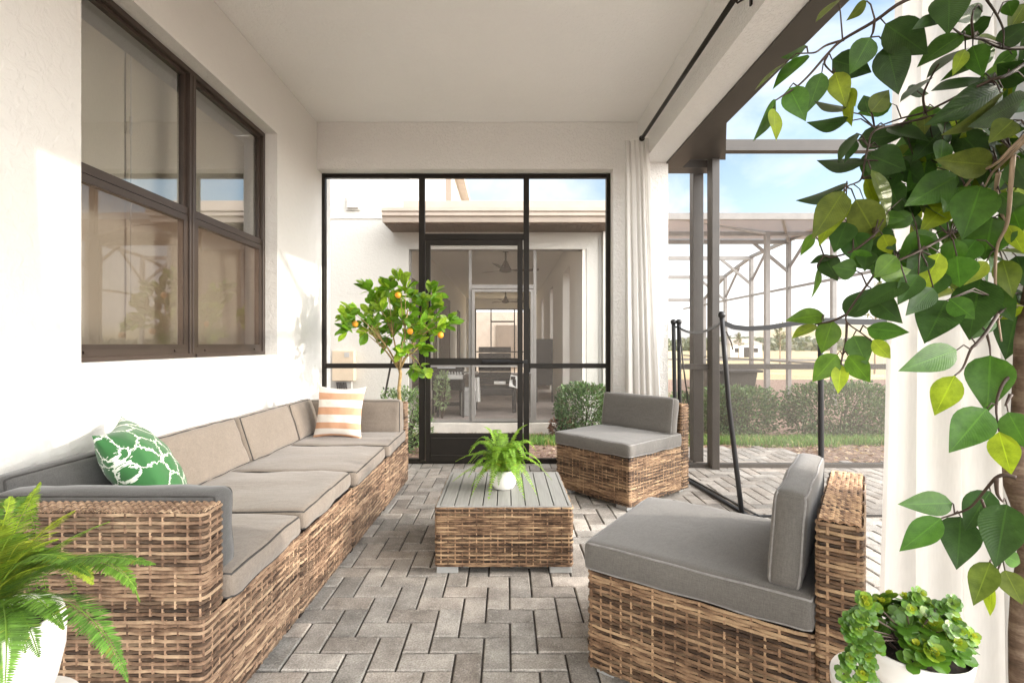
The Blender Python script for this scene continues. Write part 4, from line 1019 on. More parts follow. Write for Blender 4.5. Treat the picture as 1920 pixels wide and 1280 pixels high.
for k in range(34):
    a = rg.uniform(1.5, 4.1); l = rg.uniform(.25, .42); z = rg.uniform(.0, .22); t = b0+Vector((math.cos(a)*l, math.sin(a)*l, z-.12)); m = b0+Vector((math.cos(a)*l*.6, math.sin(a)*l*.6, z+.16))
    if t.y > 1.25: continue
    frond(fb, [b0, b0.lerp(m, .6)+Vector((0, 0, .05)), m, t], 60, .040, rg, (.12, .29, .03))
WC(fb, 'foliage', M['fern'], bf)
st = MB(); st.lathe([(.02, 0), (.15, 0), (.15, .012), (.02, .014), (.018, .02), (.018, .31), (.03, .315), (.145, .318), (.15, .325), (.15, .344), (.0, .345)], 40, (0, 0, 0), capb=False)
so = st.build('plant_stand', M['whitem'], smooth=False, loc=(-1.02, .97, -.0005)); tag(so, 'round white pedestal stand under the large fern at the left edge', 'stand', 'white plant stands')

# ------------------------------------------------------------------ succulent in a bowl
bc = P(1711, 1262, .86)
su = empty('potted_succulent', tuple(bc-Vector((0, 0, .028))), 'round leaved succulent trailing out of a low white bowl in the right foreground', 'potted plant')
o0 = Vector(su.location)
pt = MB(); pt.lathe([(.030, 0), (.040, .003), (.058, .018), (.072, .040), (.079, .062), (.081, .078), (.078, .079), (.075, .070)], 48, (0, 0, 0)); pt.build('bowl', M['white'], su, smooth=True)
pt = MB(); pt.lathe([(.076, .066), (0, .074)], 24, (0, 0, 0), capb=False); pt.build('soil', M['soil'], su)
sbm = MB(); rg = random.Random(55); stm = MB()
def rosette(p, ax, r, n, bright):
    ax = Vector(ax).normalized(); u = ax.orthogonal().normalized(); v = ax.cross(u)
    for lay in range(2 if bright < .5 else 3):
        for k in range(n):
            a = 2*math.pi*(k+.5*lay)/n+rg.uniform(-.2, .2); el = (.15, .55, 1.0)[lay]; q = (1, .8, .5)[lay]
            d = (u*math.cos(a)+v*math.sin(a))*math.cos(el)+ax*math.sin(el)
            L = r*q*rg.uniform(.85, 1.15); base = p+ax*r*.22*lay-ax*.002
            g_ = rg.uniform(.75, 1.2)*(1+.5*lay*bright)
            c = (.070*g_*(1+1.8*bright*(.3+lay/2)), .165*g_*(1+.5*bright), .020*g_)
            leafgeo(sbm, base+d*L*.12, base+d*L*1.1, L*.92, ax+d*(-.4), c, fold=.14, curl=-.08, n=6, shape='round')
for k in range(66):
    a = rg.uniform(0, 6.28); rr = .074*math.sqrt(rg.random()); x, y = rr*math.cos(a), rr*math.sin(a)
    z = .084+.056*(1-(rr/.080)**2)+rg.uniform(-.012, .016)
    rosette(o0+Vector((x, y, z)), (x*7, y*7, .7), rg.uniform(.017, .024), rg.choice((4, 4, 5)), rg.random()**2)
    if k % 2 == 0: stm.tube([o0+Vector((x*.4, y*.4, .07)), o0+Vector((x, y, z))], .0014, 5)
tr = [[(1625, 1150), (1605, 1175), (1592, 1180), (1598, 1200)], [(1630, 1180), (1612, 1195), (1610, 1220), (1588, 1235)], [(1640, 1190), (1622, 1215), (1620, 1250), (1608, 1275)], [(1650, 1140), (1625, 1130), (1618, 1120)], [(1640, 1160), (1615, 1150), (1600, 1160), (1585, 1172)], [(1630, 1200), (1600, 1215), (1582, 1260), (1590, 1300)], [(1650, 1200), (1630, 1240), (1632, 1265)],
      [(1770, 1180), (1795, 1180), (1812, 1190), (1818, 1195)], [(1760, 1140), (1782, 1130), (1790, 1125)], [(1700, 1150), (1712, 1120), (1714, 1112)], [(1740, 1160), (1760, 1135), (1775, 1140)]]
for t in tr:
    pts = [P(x, y, .80+.004*i) for i, (x, y) in enumerate(t)]; stm.tube([o0+Vector((0, 0, .085))]+pts, .0012, 5)
    for i in range(len(pts)-1):
        for s in (.35, 1):
            p = pts[i].lerp(pts[i+1], s); rosette(p+Vector((rg.uniform(-.004, .004), -.003, 0)), (rg.uniform(-.6, .3), -.7, .5), rg.uniform(.010, .015), 4, rg.random()**1.5)
WC(sbm, 'foliage', M['succ'], su, smooth=True); WC(stm, 'stems', M['twig'], su, smooth=True)
zs_ = o0.z
st = MB(); st.lathe([(.02, 0), (.13, 0), (.13, .012), (.03, .016), (.02, .03), (.02, zs_-.04), (.04, zs_-.03), (.115, zs_-.024), (.12, zs_-.018), (.12, zs_-.002), (.0, zs_-.001)], 40, (0, 0, 0), capb=False)
so = st.build('plant_stand', M['whitem'], loc=(o0.x, o0.y, 0)); tag(so, 'white pedestal stand carrying the succulent bowl in the right foreground', 'stand', 'white plant stands')

# ------------------------------------------------------------------ kumquat tree
kt = empty('citrus_tree', (-.945, 4.16, 0), 'small citrus standard tree with orange fruit behind the far end of the sofa', 'tree')
dK = 4.14; rg = random.Random(66)
tb = MB(); top = P(749, 688, dK); tb.tube([(-.93, 4.16, .25), P(750, 760, dK), P(748, 730, dK), P(751, 700, dK), top], [.018, .016, .0145, .0135, .014], 12)
CL = [(744, 525), (728, 540), (760, 545), (690, 543), (683, 565), (664, 588), (700, 588), (716, 583), (742, 598), (764, 578), (792, 568), (808, 550), (797, 588), (783, 608), (825, 612), (841, 603), (765, 640), (790, 652), (802, 664), (777, 690), (736, 622), (702, 612), (666, 608), (652, 600), (722, 558), (772, 620), (742, 570), (812, 576), (755, 655), (728, 640), (715, 630), (690, 620), (745, 545), (775, 560), (815, 600), (760, 605), (790, 690), (705, 570), (780, 635), (730, 600), (658, 618), (808, 625)]
limbs = []
for (x, y, dd_) in ((690, 600, 4.05), (728, 585, 4.2), (765, 580, 4.0), (800, 600, 4.15), (755, 640, 3.98), (700, 630, 4.2), (785, 650, 4.1)):
    e = P(x, y, dd_); lb = [top-Vector((0, 0, rg.uniform(0, .05))), top.lerp(e, .35)+Vector((rg.uniform(-.02, .02), 0, .015)), top.lerp(e, .7), e]; limbs.append(lb); tb.tube(lb, [.009, .007, .005, .0035], 7)
kl = MB()
for i, (x, y) in enumerate(CL):
    dd_ = dK+rg.uniform(-.22, .16); c = P(x, y, dd_)
    if i % 14 == 4: continue
    lm = min(limbs, key=lambda l: (l[-1]-c).length); tb.tube([lm[1], lm[1].lerp(lm[2], .6), lm[2].lerp(c, .55)+Vector((0, 0, .01)), c], [.0042, .0038, .003, .0016], 6)
    out = (c-P(748, 640, dK)).normalized()
    for k in range(rg.choice((11, 13, 16))):
        d = (out*.7+Vector((rg.gauss(0, .8), rg.gauss(0, .8), rg.gauss(.35, .7)))).normalized(); L = rg.uniform(.085, .13)
        b_ = c+Vector((rg.uniform(-.03, .03), rg.uniform(-.03, .03), rg.uniform(-.03, .03)))
        q = rg.uniform(.7, 1.3); cc = (.14*q, .29*q, .024*q) if rg.random() < .55 else (.28*q, .42*q, .04*q)
        leafgeo(kl, b_, b_+d*L, L*rg.uniform(.46, .58), (rg.gauss(0, .6), rg.gauss(-.3, .6), 1), cc, fold=.22, curl=rg.uniform(.05, .25), n=6, shape='obov')
WC(tb, 'trunk', M['barkl'], kt, smooth=True); WC(kl, 'foliage', M['citrus'], kt, smooth=True)
for (x, y) in ((666, 607), (769, 621), (746, 553), (826, 628)):
    k = MB(); k.lathe([(0, -.026), (.014, -.022), (.023, -.010), (.025, .002), (.021, .015), (.010, .023), (0, .025)], 16, (0, 0, 0), capb=False); o = k.build('fruit', M['orange'], None, smooth=True, loc=tuple(P(x, y, dK-.17))); world_child(o, kt)
pt = MB(); pt.lathe([(.08, 0), (.09, .01), (.105, .25), (.108, .28), (.10, .28), (.098, .25)], 32, (0, 0, 0)); pt.build('pot', M['white'], kt, smooth=True)
pt = MB(); pt.lathe([(.10, .25), (0, .256)], 20, (0, 0, 0), capb=False); pt.build('soil', M['soil'], kt)
# ------------------------------------------------------------------ neighbour's house
nh = empty('neighbour_house', (0, 7.56, -.11), 'cream stucco neighbouring house with tan gutter, meter wall and a deep covered patio', 'house')
dn = 7.56; fz = -.11
def Xn(px, d=dn): return (px-948)*d/934
f = MB(); ox0, ox1, oz1 = Xn(766), Xn(1100), Z(467, dn)
def fr_quad(mb, x0, x1, z0, z1, y, mat=0): mb.quad((x0, y, z0), (x1, y, z0), (x1, y, z1), (x0, y, z1), mat)
fr_quad(f, -9, ox0, -.5, 3.0, dn); f.box(-9, -1.462, dn+.012, dn+.3, 3.0, 7.0); f.box(-9, -1.80, dn-.012, dn+.013, 2.985, 3.003)
fr_quad(f, ox1, 1.53, -.5, 3.0, dn); fr_quad(f, ox0, ox1, oz1, 3.0, dn)
f.quad((ox0, dn, -.5), (ox0, dn+.2, -.5), (ox0, dn+.2, oz1), (ox0, dn, oz1)); f.quad((ox1, dn, -.5), (ox1, dn, oz1), (ox1, dn+.2, oz1), (ox1, dn+.2, -.5)); f.quad((ox0, dn, oz1), (ox0, dn+.2, oz1), (ox1, dn+.2, oz1), (ox1, dn, oz1))
f.quad((1.53, dn, -.5), (1.53, dn+.3, -.5), (1.53, dn+.3, 3.0), (1.53, dn, 3.0))
WC(f, 'wall', M['nwall'], nh); f = MB(); f.box(-1.90, -1.60, dn+.02, 20.4, -.11, 2.95); WC(f, 'lanai_wall', M['lanai'], nh); f = MB(); f.box(-1.9, -1.463, dn+.31, 20, 3.13, 7.0); WC(f, 'upper_wall', M['nwall'], nh); f = MB()
for (a, b_) in ((dn+.02, 9.1), (10.2, 12.3), (13.1, 15.3), (16.2, 20.4)): f.box(1.17, 1.40, a, b_, -.11, 2.53)
f.box(1.172, 1.398, dn+.02, 20.4, 2.531, 2.949)
f.box(-1.6, 1.17, 20.4, 20.55, 2.53, 2.949); f.box(-1.6, -1.25, 20.4, 20.55, -.11, 2.53); f.box(1.0, 1.17, 20.4, 20.55, -.11, 2.53)
WC(f, 'lanai_piers', M['lanai'], nh)
f = MB(); f.box(-1.598, 1.42, dn+.05, 21, 2.951, 3.12); WC(f, 'ceiling', M['lanai'], nh)
f = MB(); f.box(-2, 1.53, dn-.03, 21, -.5, fz); WC(f, 'slab', M['slab'], nh)
f = MB(); f.box(-1.6, 1.40, dn+.06, 21, fz, fz+.006); WC(f, 'lanai_floor', M['npaver'], nh)
f = MB(); gx0, gx1 = -1.73, 1.42
prof = [(7.0, 2.80), (6.985, 2.86), (6.955, 2.885), (6.955, 2.925), (6.935, 2.945), (6.935, 2.985), (7.06, 2.985), (7.06, 2.80)]
for i in range(len(prof)):
    (ya, za), (yb, zb) = prof[i], prof[(i+1) % len(prof)]; f.quad((gx0, ya, za), (gx1, ya, za), (gx1, yb, zb), (gx0, yb, zb))
f.add([(gx0, y, z) for y, z in prof], [tuple(range(8))]); f.add([(gx1, y, z) for y, z in prof], [tuple(range(8))[::-1]])
WC(f, 'gutter', M['gutter'], nh)
f = MB(); f.box(gx0+.01, 1.53, 7.06, dn-.002, 2.785, 2.80)
f.box(gx0+.01, 1.53, 7.06, dn+.1, 2.955, 3.02)
for i in range(40): f.box(gx0+.03+i*.078, gx0+.036+i*.078, 7.06, dn-.002, 2.779, 2.785)
WC(f, 'soffit', M['soffit'], nh)
f = MB(); f.box(-1.46, 1.5, 7.1, 20, 3.02, 3.13); f.box(-1.55, -1.20, 7.3, 19, 5.86, 6.0); WC(f, 'roof', M['gutter'], nh)
f = MB(); f.box(-1.462, -1.452, 12.2, 13.3, 4.6, 6.2); WC(f, 'upper_window', M['soffit'], nh)
f = MB(); a = Z(391, dn); b_ = Z(371, dn); f.box(Xn(652), Xn(673), dn-.05, dn, a, b_); f.box(Xn(649), Xn(676), dn-.012, dn, a-.03, b_+.03); WC(f, 'vent', M['nwall'], nh, bevel=.004)
f = MB(); f.box(Xn(1129), Xn(1136), dn-.06, dn, -.2, 2.80); WC(f, 'downspout', M['nwall'], nh, bevel=.006)
f = MB(); f.tube([(Xn(1124), dn-.02, .3), (Xn(1124), dn-.02, 2.7)], .006, 6); f.tube([(Xn(1124), dn-.02, Z(629, dn)), (Xn(1135), dn-.03, Z(629, dn))], .008, 6); WC(f, 'conduit', M['greybox'], nh)
# doors and windows on the inside wall of the lanai
for (y0, y1, z0, z1) in ((8.35, 9.3, .3, 2.2), (11.0, 11.4, fz, 2.2), (12.0, 14.1, fz, 2.3), (16.4, 17.2, .4, 2.2)):
    f = MB(); bronze_frame(f, -1.60, -1.565, y0, y1, z0+.006, z1, .06); f.box(-1.60, -1.578, y0+.06, y1-.06, z0+.07, z1-.06); WC(f, 'patio_door', M['soffit'], nh)
for (y0, y1) in ((9.1, 10.2), (12.3, 13.1), (15.3, 16.2)):
    f = MB(); bronze_frame(f, 1.37, 1.40, y0+.003, y1-.003, fz+.006, 2.528, .05); f.box(1.375, 1.395, y0+.05, y1-.05, 1.0, 1.05); WC(f, 'side_screen', M['frame'], nh)
    f = MB(); f.quad((1.385, y0, 0), (1.385, y1, 0), (1.385, y1, 2.5), (1.385, y0, 2.5)); WC(f, 'side_mesh', M['sidemesh'], nh)
# far end frame
f = MB(); bronze_frame(f, 0, 1, 0, 1, 0, 1, .0) if 0 else None
for x in (-1.25, -.62, .34, .96): f.box(x, x+.045, 20.40, 20.45, fz, 2.53)
f.box(-1.25, 1.0, 20.41, 20.44, 2.49, 2.53); f.box(-.58, .34, 20.41, 20.44, 1.98, 2.04); f.box(-1.25, 1.0, 20.41, 20.44, .75, .80); WC(f, 'end_frame', M['frame'], nh)
f = MB(); f.box(-2.2, 2.2, 24, 24.2, -.3, 2.62); WC(f, 'end_wall', M['gutter'], nh)
f = MB(); bronze_frame(f, -.4, .6, 23.93, 23.99, 0, 0, 0) if 0 else f.box(-.45, .55, 23.93, 23.99, -.1, 2.0); WC(f, 'end_door', M['soffit'], nh)

ns = empty('neighbour_screen', (0, 7.62, -.11), 'pale taupe framed dense screen with a door closing the neighbouring patio', 'screen wall')
f = MB(); ya, yb = 7.60, 7.64
for (a, b_) in ((766, 770), (878.5, 884), (1000.5, 1006), (1096, 1100)): f.box(Xn(a), Xn(b_), ya, yb, fz+.006, oz1)
f.box(Xn(770), Xn(1096), ya+.002, yb-.002, Z(470, 7.62), oz1-.001); f.box(Xn(884), Xn(1000.5), ya+.002, yb-.002, Z(541, 7.62), Z(534, 7.62)); f.box(Xn(770), Xn(1096), ya+.003, yb-.003, fz+.006, fz+.04)
f.box(Xn(770), Xn(878.5), ya+.003, yb-.003, Z(688, 7.62), Z(681, 7.62)); f.box(Xn(1006), Xn(1096), ya+.003, yb-.003, Z(688, 7.62), Z(682, 7.62))
WC(f, 'frame', M['ncage'], ns)
f = MB(); bronze_frame(f, 0, 0, 0, 0, 0, 0, 0) if 0 else None
f.box(Xn(885), Xn(890), ya-.03, ya-.004, fz+.02, Z(542, dn)); f.box(Xn(995), Xn(1000), ya-.03, ya-.004, fz+.02, Z(542, dn)); f.box(Xn(890), Xn(995), ya-.03, ya-.004, fz+.02, fz+.06); f.box(Xn(890), Xn(995), ya-.03, ya-.004, Z(547, dn), Z(542, dn)); f.box(Xn(890), Xn(995), ya-.03, ya-.004, Z(688, dn), Z(682, dn))
dob = WC(f, 'door', M['ncage'], ns)
f = MB(); f.box(Xn(986), Xn(989), ya-.05, ya-.03, Z(706, dn), Z(700, dn)); f.box(Xn(983), Xn(996), ya-.045, ya-.03, Z(700, dn), Z(698, dn)); sub(f, 'handle', M['steel'], dob)
f = MB(); fr_quad(f, Xn(766), Xn(1100), fz, oz1, 7.62); WC(f, 'mesh_panel', M['screend'], ns)

def fan(y, label):
    z0 = 2.949; r = empty('ceiling_fan', (0, y, z0), label, 'fan', 'ceiling fans of the neighbouring patio')
    m = MB(); m.lathe([(.0, 0), (.065, -.004), (.06, -.03), (.018, -.045), (.018, -.20), (.04, -.22), (.075, -.30), (.105, -.36), (.13, -.39), (.12, -.42), (.05, -.44), (0, -.445)], 20, capb=False); m.build('motor', M['soffit'], r, smooth=True)
    for k in range(3):
        a = R(12+120*k); m = MB(); ca, sa = math.cos(a), math.sin(a)
        def q(l, w, z): return (ca*l-sa*w, sa*l+ca*w, z)
        v = [q(.1, -.03, -.385), q(.1, .03, -.395), q(.22, -.06, -.375), q(.22, .06, -.395), q(.68, -.05, -.35), q(.68, .045, -.375)]; v += [(x, y_, z-.008) for x, y_, z in v]
        m.add(v, [(0, 1, 3, 2), (2, 3, 5, 4), (6, 8, 9, 7), (8, 10, 11, 9), (0, 2, 8, 6), (2, 4, 10, 8), (1, 7, 9, 3), (3, 9, 11, 5), (4, 5, 11, 10), (0, 6, 7, 1)]); m.build('blade', M['soffit'], r)
fan(9.9, 'brown three blade ceiling fan nearest in the neighbouring patio'); fan(17.3, 'second brown ceiling fan farther back in the neighbouring patio')

# things in the neighbouring patio
zf = fz+.006
g = empty('barbecue_grill', (-.98, 8.5, zf), 'dark covered barbecue grill inside the neighbouring patio', 'grill')
m = MB()
for x in (-.22, .22):
    for y in (-.18, .18): m.bar((x*1.05, y, 0), (x, y, .5), .035, .035)
m.box(-.24, .24, -.2, .2, .16, .18); m.build('legs', M['dark'], g)
m = MB(); m.box(-.25, .25, -.22, .22, .42, .74); m.build('firebox', M['dark'], g, bevel=.015)
m = MB(); n_ = 12; v = []
for s in (-.26, .26):
    for i in range(n_+1): a = math.pi*i/n_; v.append((s, .23*math.cos(a), .742+.20*math.sin(a)))
m.add(v, [(i, i+1, n_+2+i, n_+1+i) for i in range(n_)]+[tuple(range(n_+1))[::-1], tuple(range(n_+1, 2*n_+2))]); m.build('lid', M['dark'], g, smooth=False)
m = MB(); m.tube([(-.15, -.265, .80), (.15, -.265, .80)], .009, 8); m.build('handle', M['steel'], g); m = MB(); m.box(.26, .50, -.16, .16, .70, .72); m.build('side_shelf', M['steel'], g); m = MB(); m.box(-.50, -.26, -.16, .16, .70, .72); m.build('side_shelf', M['steel'], g)
t = MB(); t.box(-.20, .20, -.06, .06, 0, .07); tr_ = t.build('crate', M['greybox'], None, loc=(-.90, 8.16, zf+.62), bevel=.006); tag(tr_, 'small grey crate of green tops standing on the covered grill front', 'crate')
t = MB()
for i in range(8): t.lathe([(.02, .06), (.018, .10), (.008, .12), (.0, .121)], 8, (-.16+i*.046, 0, 0), capb=False)
t.build('bottle_top', M['slat'], tr_)
t = MB(); t.box(-.24, .24, -.10, .10, 0, .014); t.box(-.22, -.20, -.08, .08, -.62, 0); t.box(.20, .22, -.08, .08, -.62, 0)
tt = t.build('side_table', M['dark'], None, loc=(-.90, 8.16, zf+.612-.0+.0), bevel=.003); tt.location.z = zf+.605; tag(tt, 'narrow dark table carrying the grey crate before the grill', 'table')
t = MB(); t.box(-.12, .12, -.12, .12, 0, .40); t.box(-.09, .09, -.09, .09, .40, .47); tg = t.build('storage_bin', M['greybox'], None, loc=(-.62, 8.35, zf), bevel=.012); tag(tg, 'pale grey storage bin between the grill and the high backed chair', 'bin')
c = empty('armchair', (-.20, 8.9, zf), 'dark high backed outdoor armchair behind the neighbouring screen door', 'chair')
m = MB(); m.box(-.33, .33, -.30, .30, .30, .44); m.build('seat', M['dark'], c, bevel=.03)
m = MB()
for i in range(6): m.box(-.30, .30, .24+i*.012, .32+i*.012, .46+i*.115, .565+i*.115)
m.build('backrest', M['dark'], c, bevel=.01)
for s in (-1, 1):
    m = MB(); m.box(s*.33-.04, s*.33+.04, -.30, .30, .58, .63); m.box(s*.35-.03, s*.35+.03, -.28, -.22, 0, .58); m.box(s*.35-.03, s*.35+.03, .22, .28, 0, .58); m.build('arm', M['dark'], c, bevel=.008)
m = MB(); m.box(-.08, .12, -.02, .02, 0, .05); o = m.build('cushion', M['white'], None, loc=(-.12, 8.60, zf+.50), rot=(.3, 0, 0), bevel=.008); tag(o, 'small white folded cloth on the seat of the dark armchair', 'cloth', 'white cloths on the neighbouring armchair')
m = MB(); m.box(-.09, .09, -.012, .012, 0, .22); o = m.build('towel', M['white'], None, loc=(.14, 8.62, zf+.44), rot=(-.35, .25, .2), bevel=.006); tag(o, 'tilted white towel leaning in the dark armchair', 'towel')
m = MB()
for i in range(8): a, b_ = i*.018, (i+1)*.018; m.quad((a, .012*math.sin(i*2), 0), (b_, .012*math.sin(i*2+2), 0), (b_-.02, .012*math.sin(i*2+2), .42), (a-.02, .012*math.sin(i*2), .42))
o = m.build('hanging_towel', M['whitem'], None, loc=(-.57, 8.56, zf+.20)); tag(o, 'long pale towel hanging beside the dark armchair', 'towel')
m = MB(); m.box(0, .35, 0, .03, .35, 1.3); m.box(0, .03, 0, .03, 0, .35); m.box(.32, .35, 0, .03, 0, .35); o = m.build('room_divider', M['dark'], None, loc=(.62, 10.2, zf)); tag(o, 'dark standing panel on legs deep in the neighbouring patio', 'panel')

# meter, pipes and stake on the wall
mt = empty('electric_meter', (Xn(648), dn-.06, 1.0), 'beige utility box with a small blue grey window on the cream wall', 'utility box')
m = MB(); m.box(Xn(628), Xn(668), dn-.13, dn-.002, Z(713, dn), Z(657, dn)); WC(m, 'cabinet', M['beige'], mt, bevel=.006)
m = MB(); m.box(Xn(651), Xn(660), dn-.136, dn-.13, Z(669, dn), Z(660, dn)); WC(m, 'window', M['greybox'], mt)
m = MB(); m.box(Xn(637), Xn(662), dn-.09, dn-.002, Z(750, dn), Z(714, dn)); WC(m, 'lower_box', M['greybox'], mt, bevel=.004)
m = MB()
for i in range(5): x = Xn(636+i*4); m.tube([(x, dn-.10, Z(716, dn)), (x+.02, dn-.12, Z(728, dn)), (x-.01, dn-.11, Z(745, dn)), (x, dn-.1, 0)], .012, 6)
WC(m, 'cable', M['dark'], mt)
m = MB(); m.tube([P(735, 672, 6.8), P(721, 745, 6.75), P(714, 800, 6.7)], .014, 8); o = m.build('garden_stake', M['frame']); tag(o, 'thin dark stake leaning against the cream wall', 'stake')

# hedges and shrubs
def leafcloud(mb, blobs, n, size, cols, rg, shell=.55, zmin=None):
    tot = sum(b[3]*b[4]*b[5] for b in blobs)
    for (cx, cy, cz, rx, ry, rz) in blobs:
        for _ in range(int(n*rx*ry*rz/tot)):
            d = Vector((rg.gauss(0, 1), rg.gauss(0, 1), rg.gauss(0, 1))).normalized()
            # squarish clipped form
            m = max(abs(d.x), abs(d.y), abs(d.z)); d = d.lerp(d/m, .55)
            k = shell+(1-shell)*rg.random()**.6; k *= 1+.10*mnoise.noise(Vector((cx+d.x*2, cy+d.y*2, d.z*2)))+rg.uniform(-.04, .07)
            p = Vector((cx+d.x*rx*k, cy+d.y*ry*k, cz+d.z*rz*k))
            if zmin is not None and p.z < zmin: continue
            t = (d+Vector((rg.gauss(0, .6), rg.gauss(0, .6), rg.gauss(.4, .6)))).normalized(); L = size*rg.uniform(.7, 1.3)
            q = rg.uniform(.65, 1.35); c = rg.choice(cols); leaf3(mb, p, p+t*L, L*.5, (rg.gauss(0, 1), rg.gauss(0, 1), rg.gauss(0, 1)), tuple(x*q for x in c))
HC = [(.085, .15, .055), (.055, .10, .045), (.13, .20, .09), (.10, .11, .06)]
def hedge(name, blobs, n, size, label, group='clipped hedge shrubs along the beds', base=-.25, seed=0, cols=HC, twigs=14):
    rg = random.Random(seed); r = empty(name, (blobs[0][0], blobs[0][1], base), label, 'shrub', group)
    m = MB(); leafcloud(m, blobs, n, size, cols, rg, zmin=base+.05); WC(m, 'foliage', M['hedge'], r)
    m = MB()
    for (cx, cy, cz, rx, ry, rz) in blobs:
        for k in range(twigs):
            a = rg.uniform(0, 6.28); t = Vector((cx+rx*.75*math.cos(a), cy+ry*.7*math.sin(a), cz+rz*rg.uniform(-.3, .7))); s = Vector((blobs[0][0]+rx*.12*math.cos(a), blobs[0][1]+ry*.12*math.sin(a), base)); m.tube([s, s.lerp(t, .5)+Vector((0, 0, .04)), t], [.008, .006, .003], 5)
    WC(m, 'stems', M['twig'], r); return r
hedge('box_shrub', [(1.08, 6.95, .17, .37, .32, .36)], 5200, .042, 'rounded box shrub in front of the neighbouring column', seed=1)
hedge('box_shrub', [(3.33, 7.3, .12, .62, .34, .34)], 6000, .045, 'loose clipped hedge seen just right of the taupe cage posts', seed=2)
hedge('box_shrub', [(4.80, 7.15, .15, .78, .36, .38)], 7500, .045, 'wide grey green hedge behind the black fence pole', seed=3, twigs=30)
hedge('box_shrub', [(2.72, 7.6, .05, .25, .25, .28)], 1500, .045, 'small partly hidden shrub behind the leftmost fence poles', seed=4)
hedge('box_shrub', [(6.6, 7.3, .15, .8, .36, .38)], 5000, .05, 'hedge behind the near curtain farther right along the bed', seed=5)
hedge('garden_shrub', [(-1.18, 5.75, .23, .27, .24, .35), (-.93, 5.5, .05, .13, .14, .30)], 2600, .036, 'airy small leaved shrub behind the citrus tree outside the screen', seed=6, base=-.15, cols=[(.13, .20, .08), (.09, .15, .06), (.18, .26, .11)])
hedge('garden_shrub', [(-1.02, 8.0, .35, .10, .10, .28)], 350, .06, 'small pale plant beside the covered grill', seed=7, base=-.1, cols=[(.25, .32, .18)])
hedge('dry_shrub', [(.78, 6.95, -.10, .16, .12, .13)], 500, .045, 'low dark red dry shrub at the foot of the box shrub', seed=8, base=-.24, cols=[(.14, .05, .035), (.25, .13, .09)])

# neighbour's pool cage
nc = empty('neighbour_cage', (6.4, 10.8, -.3), 'large pale taupe pool cage with braces and a mesh roof beyond the hedge', 'pool cage')
XW = 7.5; ds = [9.5, 11.4, 13.2, 15.2, 17.0, 18.8]
tops = [Z(407, 10.8), 3.85, Z(450, 13.2), Z(481, 15.2), Z(517, 17.0), Z(560, 18.8)]
tops[1] = 3.85
XL = 2.2
def beam(a, b_, w, h, name='beam'): f = MB(); f.bar(a, b_, w, h); WC(f, name, M['ncage'], nc)
for i, d in enumerate(ds): post(XW, d, .10, tops[i], nc, M['ncage'], z0=-.3)
post(6.40, 12.2, .11, 3.83, nc, M['ncage'], z0=-.3)
for i in range(len(ds)-1): beam((XW, ds[i], tops[i]), (XW, ds[i+1], tops[i+1]), .07, .09, 'eave_beam')
beam((XL, 10.8, 3.85), (10.5, 10.8, 3.85), .10, .14)
for i in (2, 3, 4, 5): beam((XL, ds[i], tops[i]-.05), (XW, ds[i], tops[i]-.05), .07, .11)
zr = CH+.198*XW; beam((XW, 9.4, zr), (XW, 21, zr), .04, .06, 'rail'); beam((XW, 9.4, .62), (XW, 21, .62), .04, .05, 'rail'); beam((XL, 20.5, .5), (14, 20.5, .42), .05, .09, 'rail')
for i in (2, 3, 4):          # knee braces
    t = tops[i]; beam((XW, ds[i], t-.85), (XW-.95, ds[i], t-.06), .05, .07, 'brace'); beam((XW, ds[i], t-.75), (XW, ds[i]-1.0, t+(.0 if i < 3 else .12)), .05, .06, 'brace')
    beam((XL+1.0, ds[i], t-.9), (XL+2.0, ds[i], t-.06), .05, .07, 'brace')
beam((6.0, 10.8, 3.84), (XW, 13.2, 3.80), .06, .08, 'brace'); beam((3.6, 10.8, 3.84), (6.4, 12.2, 3.78), .05, .06, 'brace'); beam((6.40, 12.2, 3.78), (9.5, 12.2, 3.78), .06, .09)
beam((XL, 12.2, 3.78), (6.4, 12.2, 3.78), .06, .09)
f = MB(); f.quad((XL, 10.8, 3.80), (10.5, 10.8, 3.80), (10.5, 13.2, 3.86), (XL, 13.2, 3.86)); WC(f, 'roof_mesh', M['roofmesh'], nc)
post(XL, 18.8, .09, 2.8, nc, M['ncage'], z0=-.3)
tb_ = empty('patio_table', (3.55, 7.95, -.3), 'dark outdoor table with a tapered pedestal beyond the hedge', 'table')
m = MB(); m.box(-.36, .36, -.4, .4, .955, .995); m.build('top', M['dark'], tb_, bevel=.01)
m = MB(); v = [(-.32, -.3, .955), (.32, -.3, .955), (.32, .3, .955), (-.32, .3, .955), (-.20, -.2, 0), (.20, -.2, 0), (.20, .2, 0), (-.20, .2, 0)]; m.add(v, [(0, 1, 5, 4), (1, 2, 6, 5), (2, 3, 7, 6), (3, 0, 4, 7), (4, 5, 6, 7)]); m.build('pedestal', M['cage'], tb_)

# far landscape
rg = random.Random(77)
m = MB()
for i in range(9000):
    x = rg.uniform(-60, 200); y = rg.uniform(120, 160); hmax = 2.2+1.6*mnoise.noise(Vector((x*.06, 3, 0)))+.8*mnoise.noise(Vector((x*.3, 7, 0)))
    z = -1+rg.random()*max(.4, hmax+1); s = rg.uniform(.4, 1.1); a = rg.uniform(0, 6.28)
    m.add([(x-s*math.cos(a), y-s*math.sin(a), z-s*.6), (x+s*math.cos(a), y+s*math.sin(a), z-s*.4), (x+s*.5, y, z+s*.8), (x-s*.6, y, z+s*.6)], [(0, 1, 2, 3)], uv=[(.3, 0)]*4, col=rg.choice([(.16, .18, .12), (.20, .20, .14), (.12, .14, .10)]))
tag(m.build('distant_woods', M['hedge']), 'low hazy line of far woods at the edge of the dry field', 'woods', kind='stuff')
fh = empty('far_house', (29, 62, -.6), 'small white house far across the dry field', 'house')
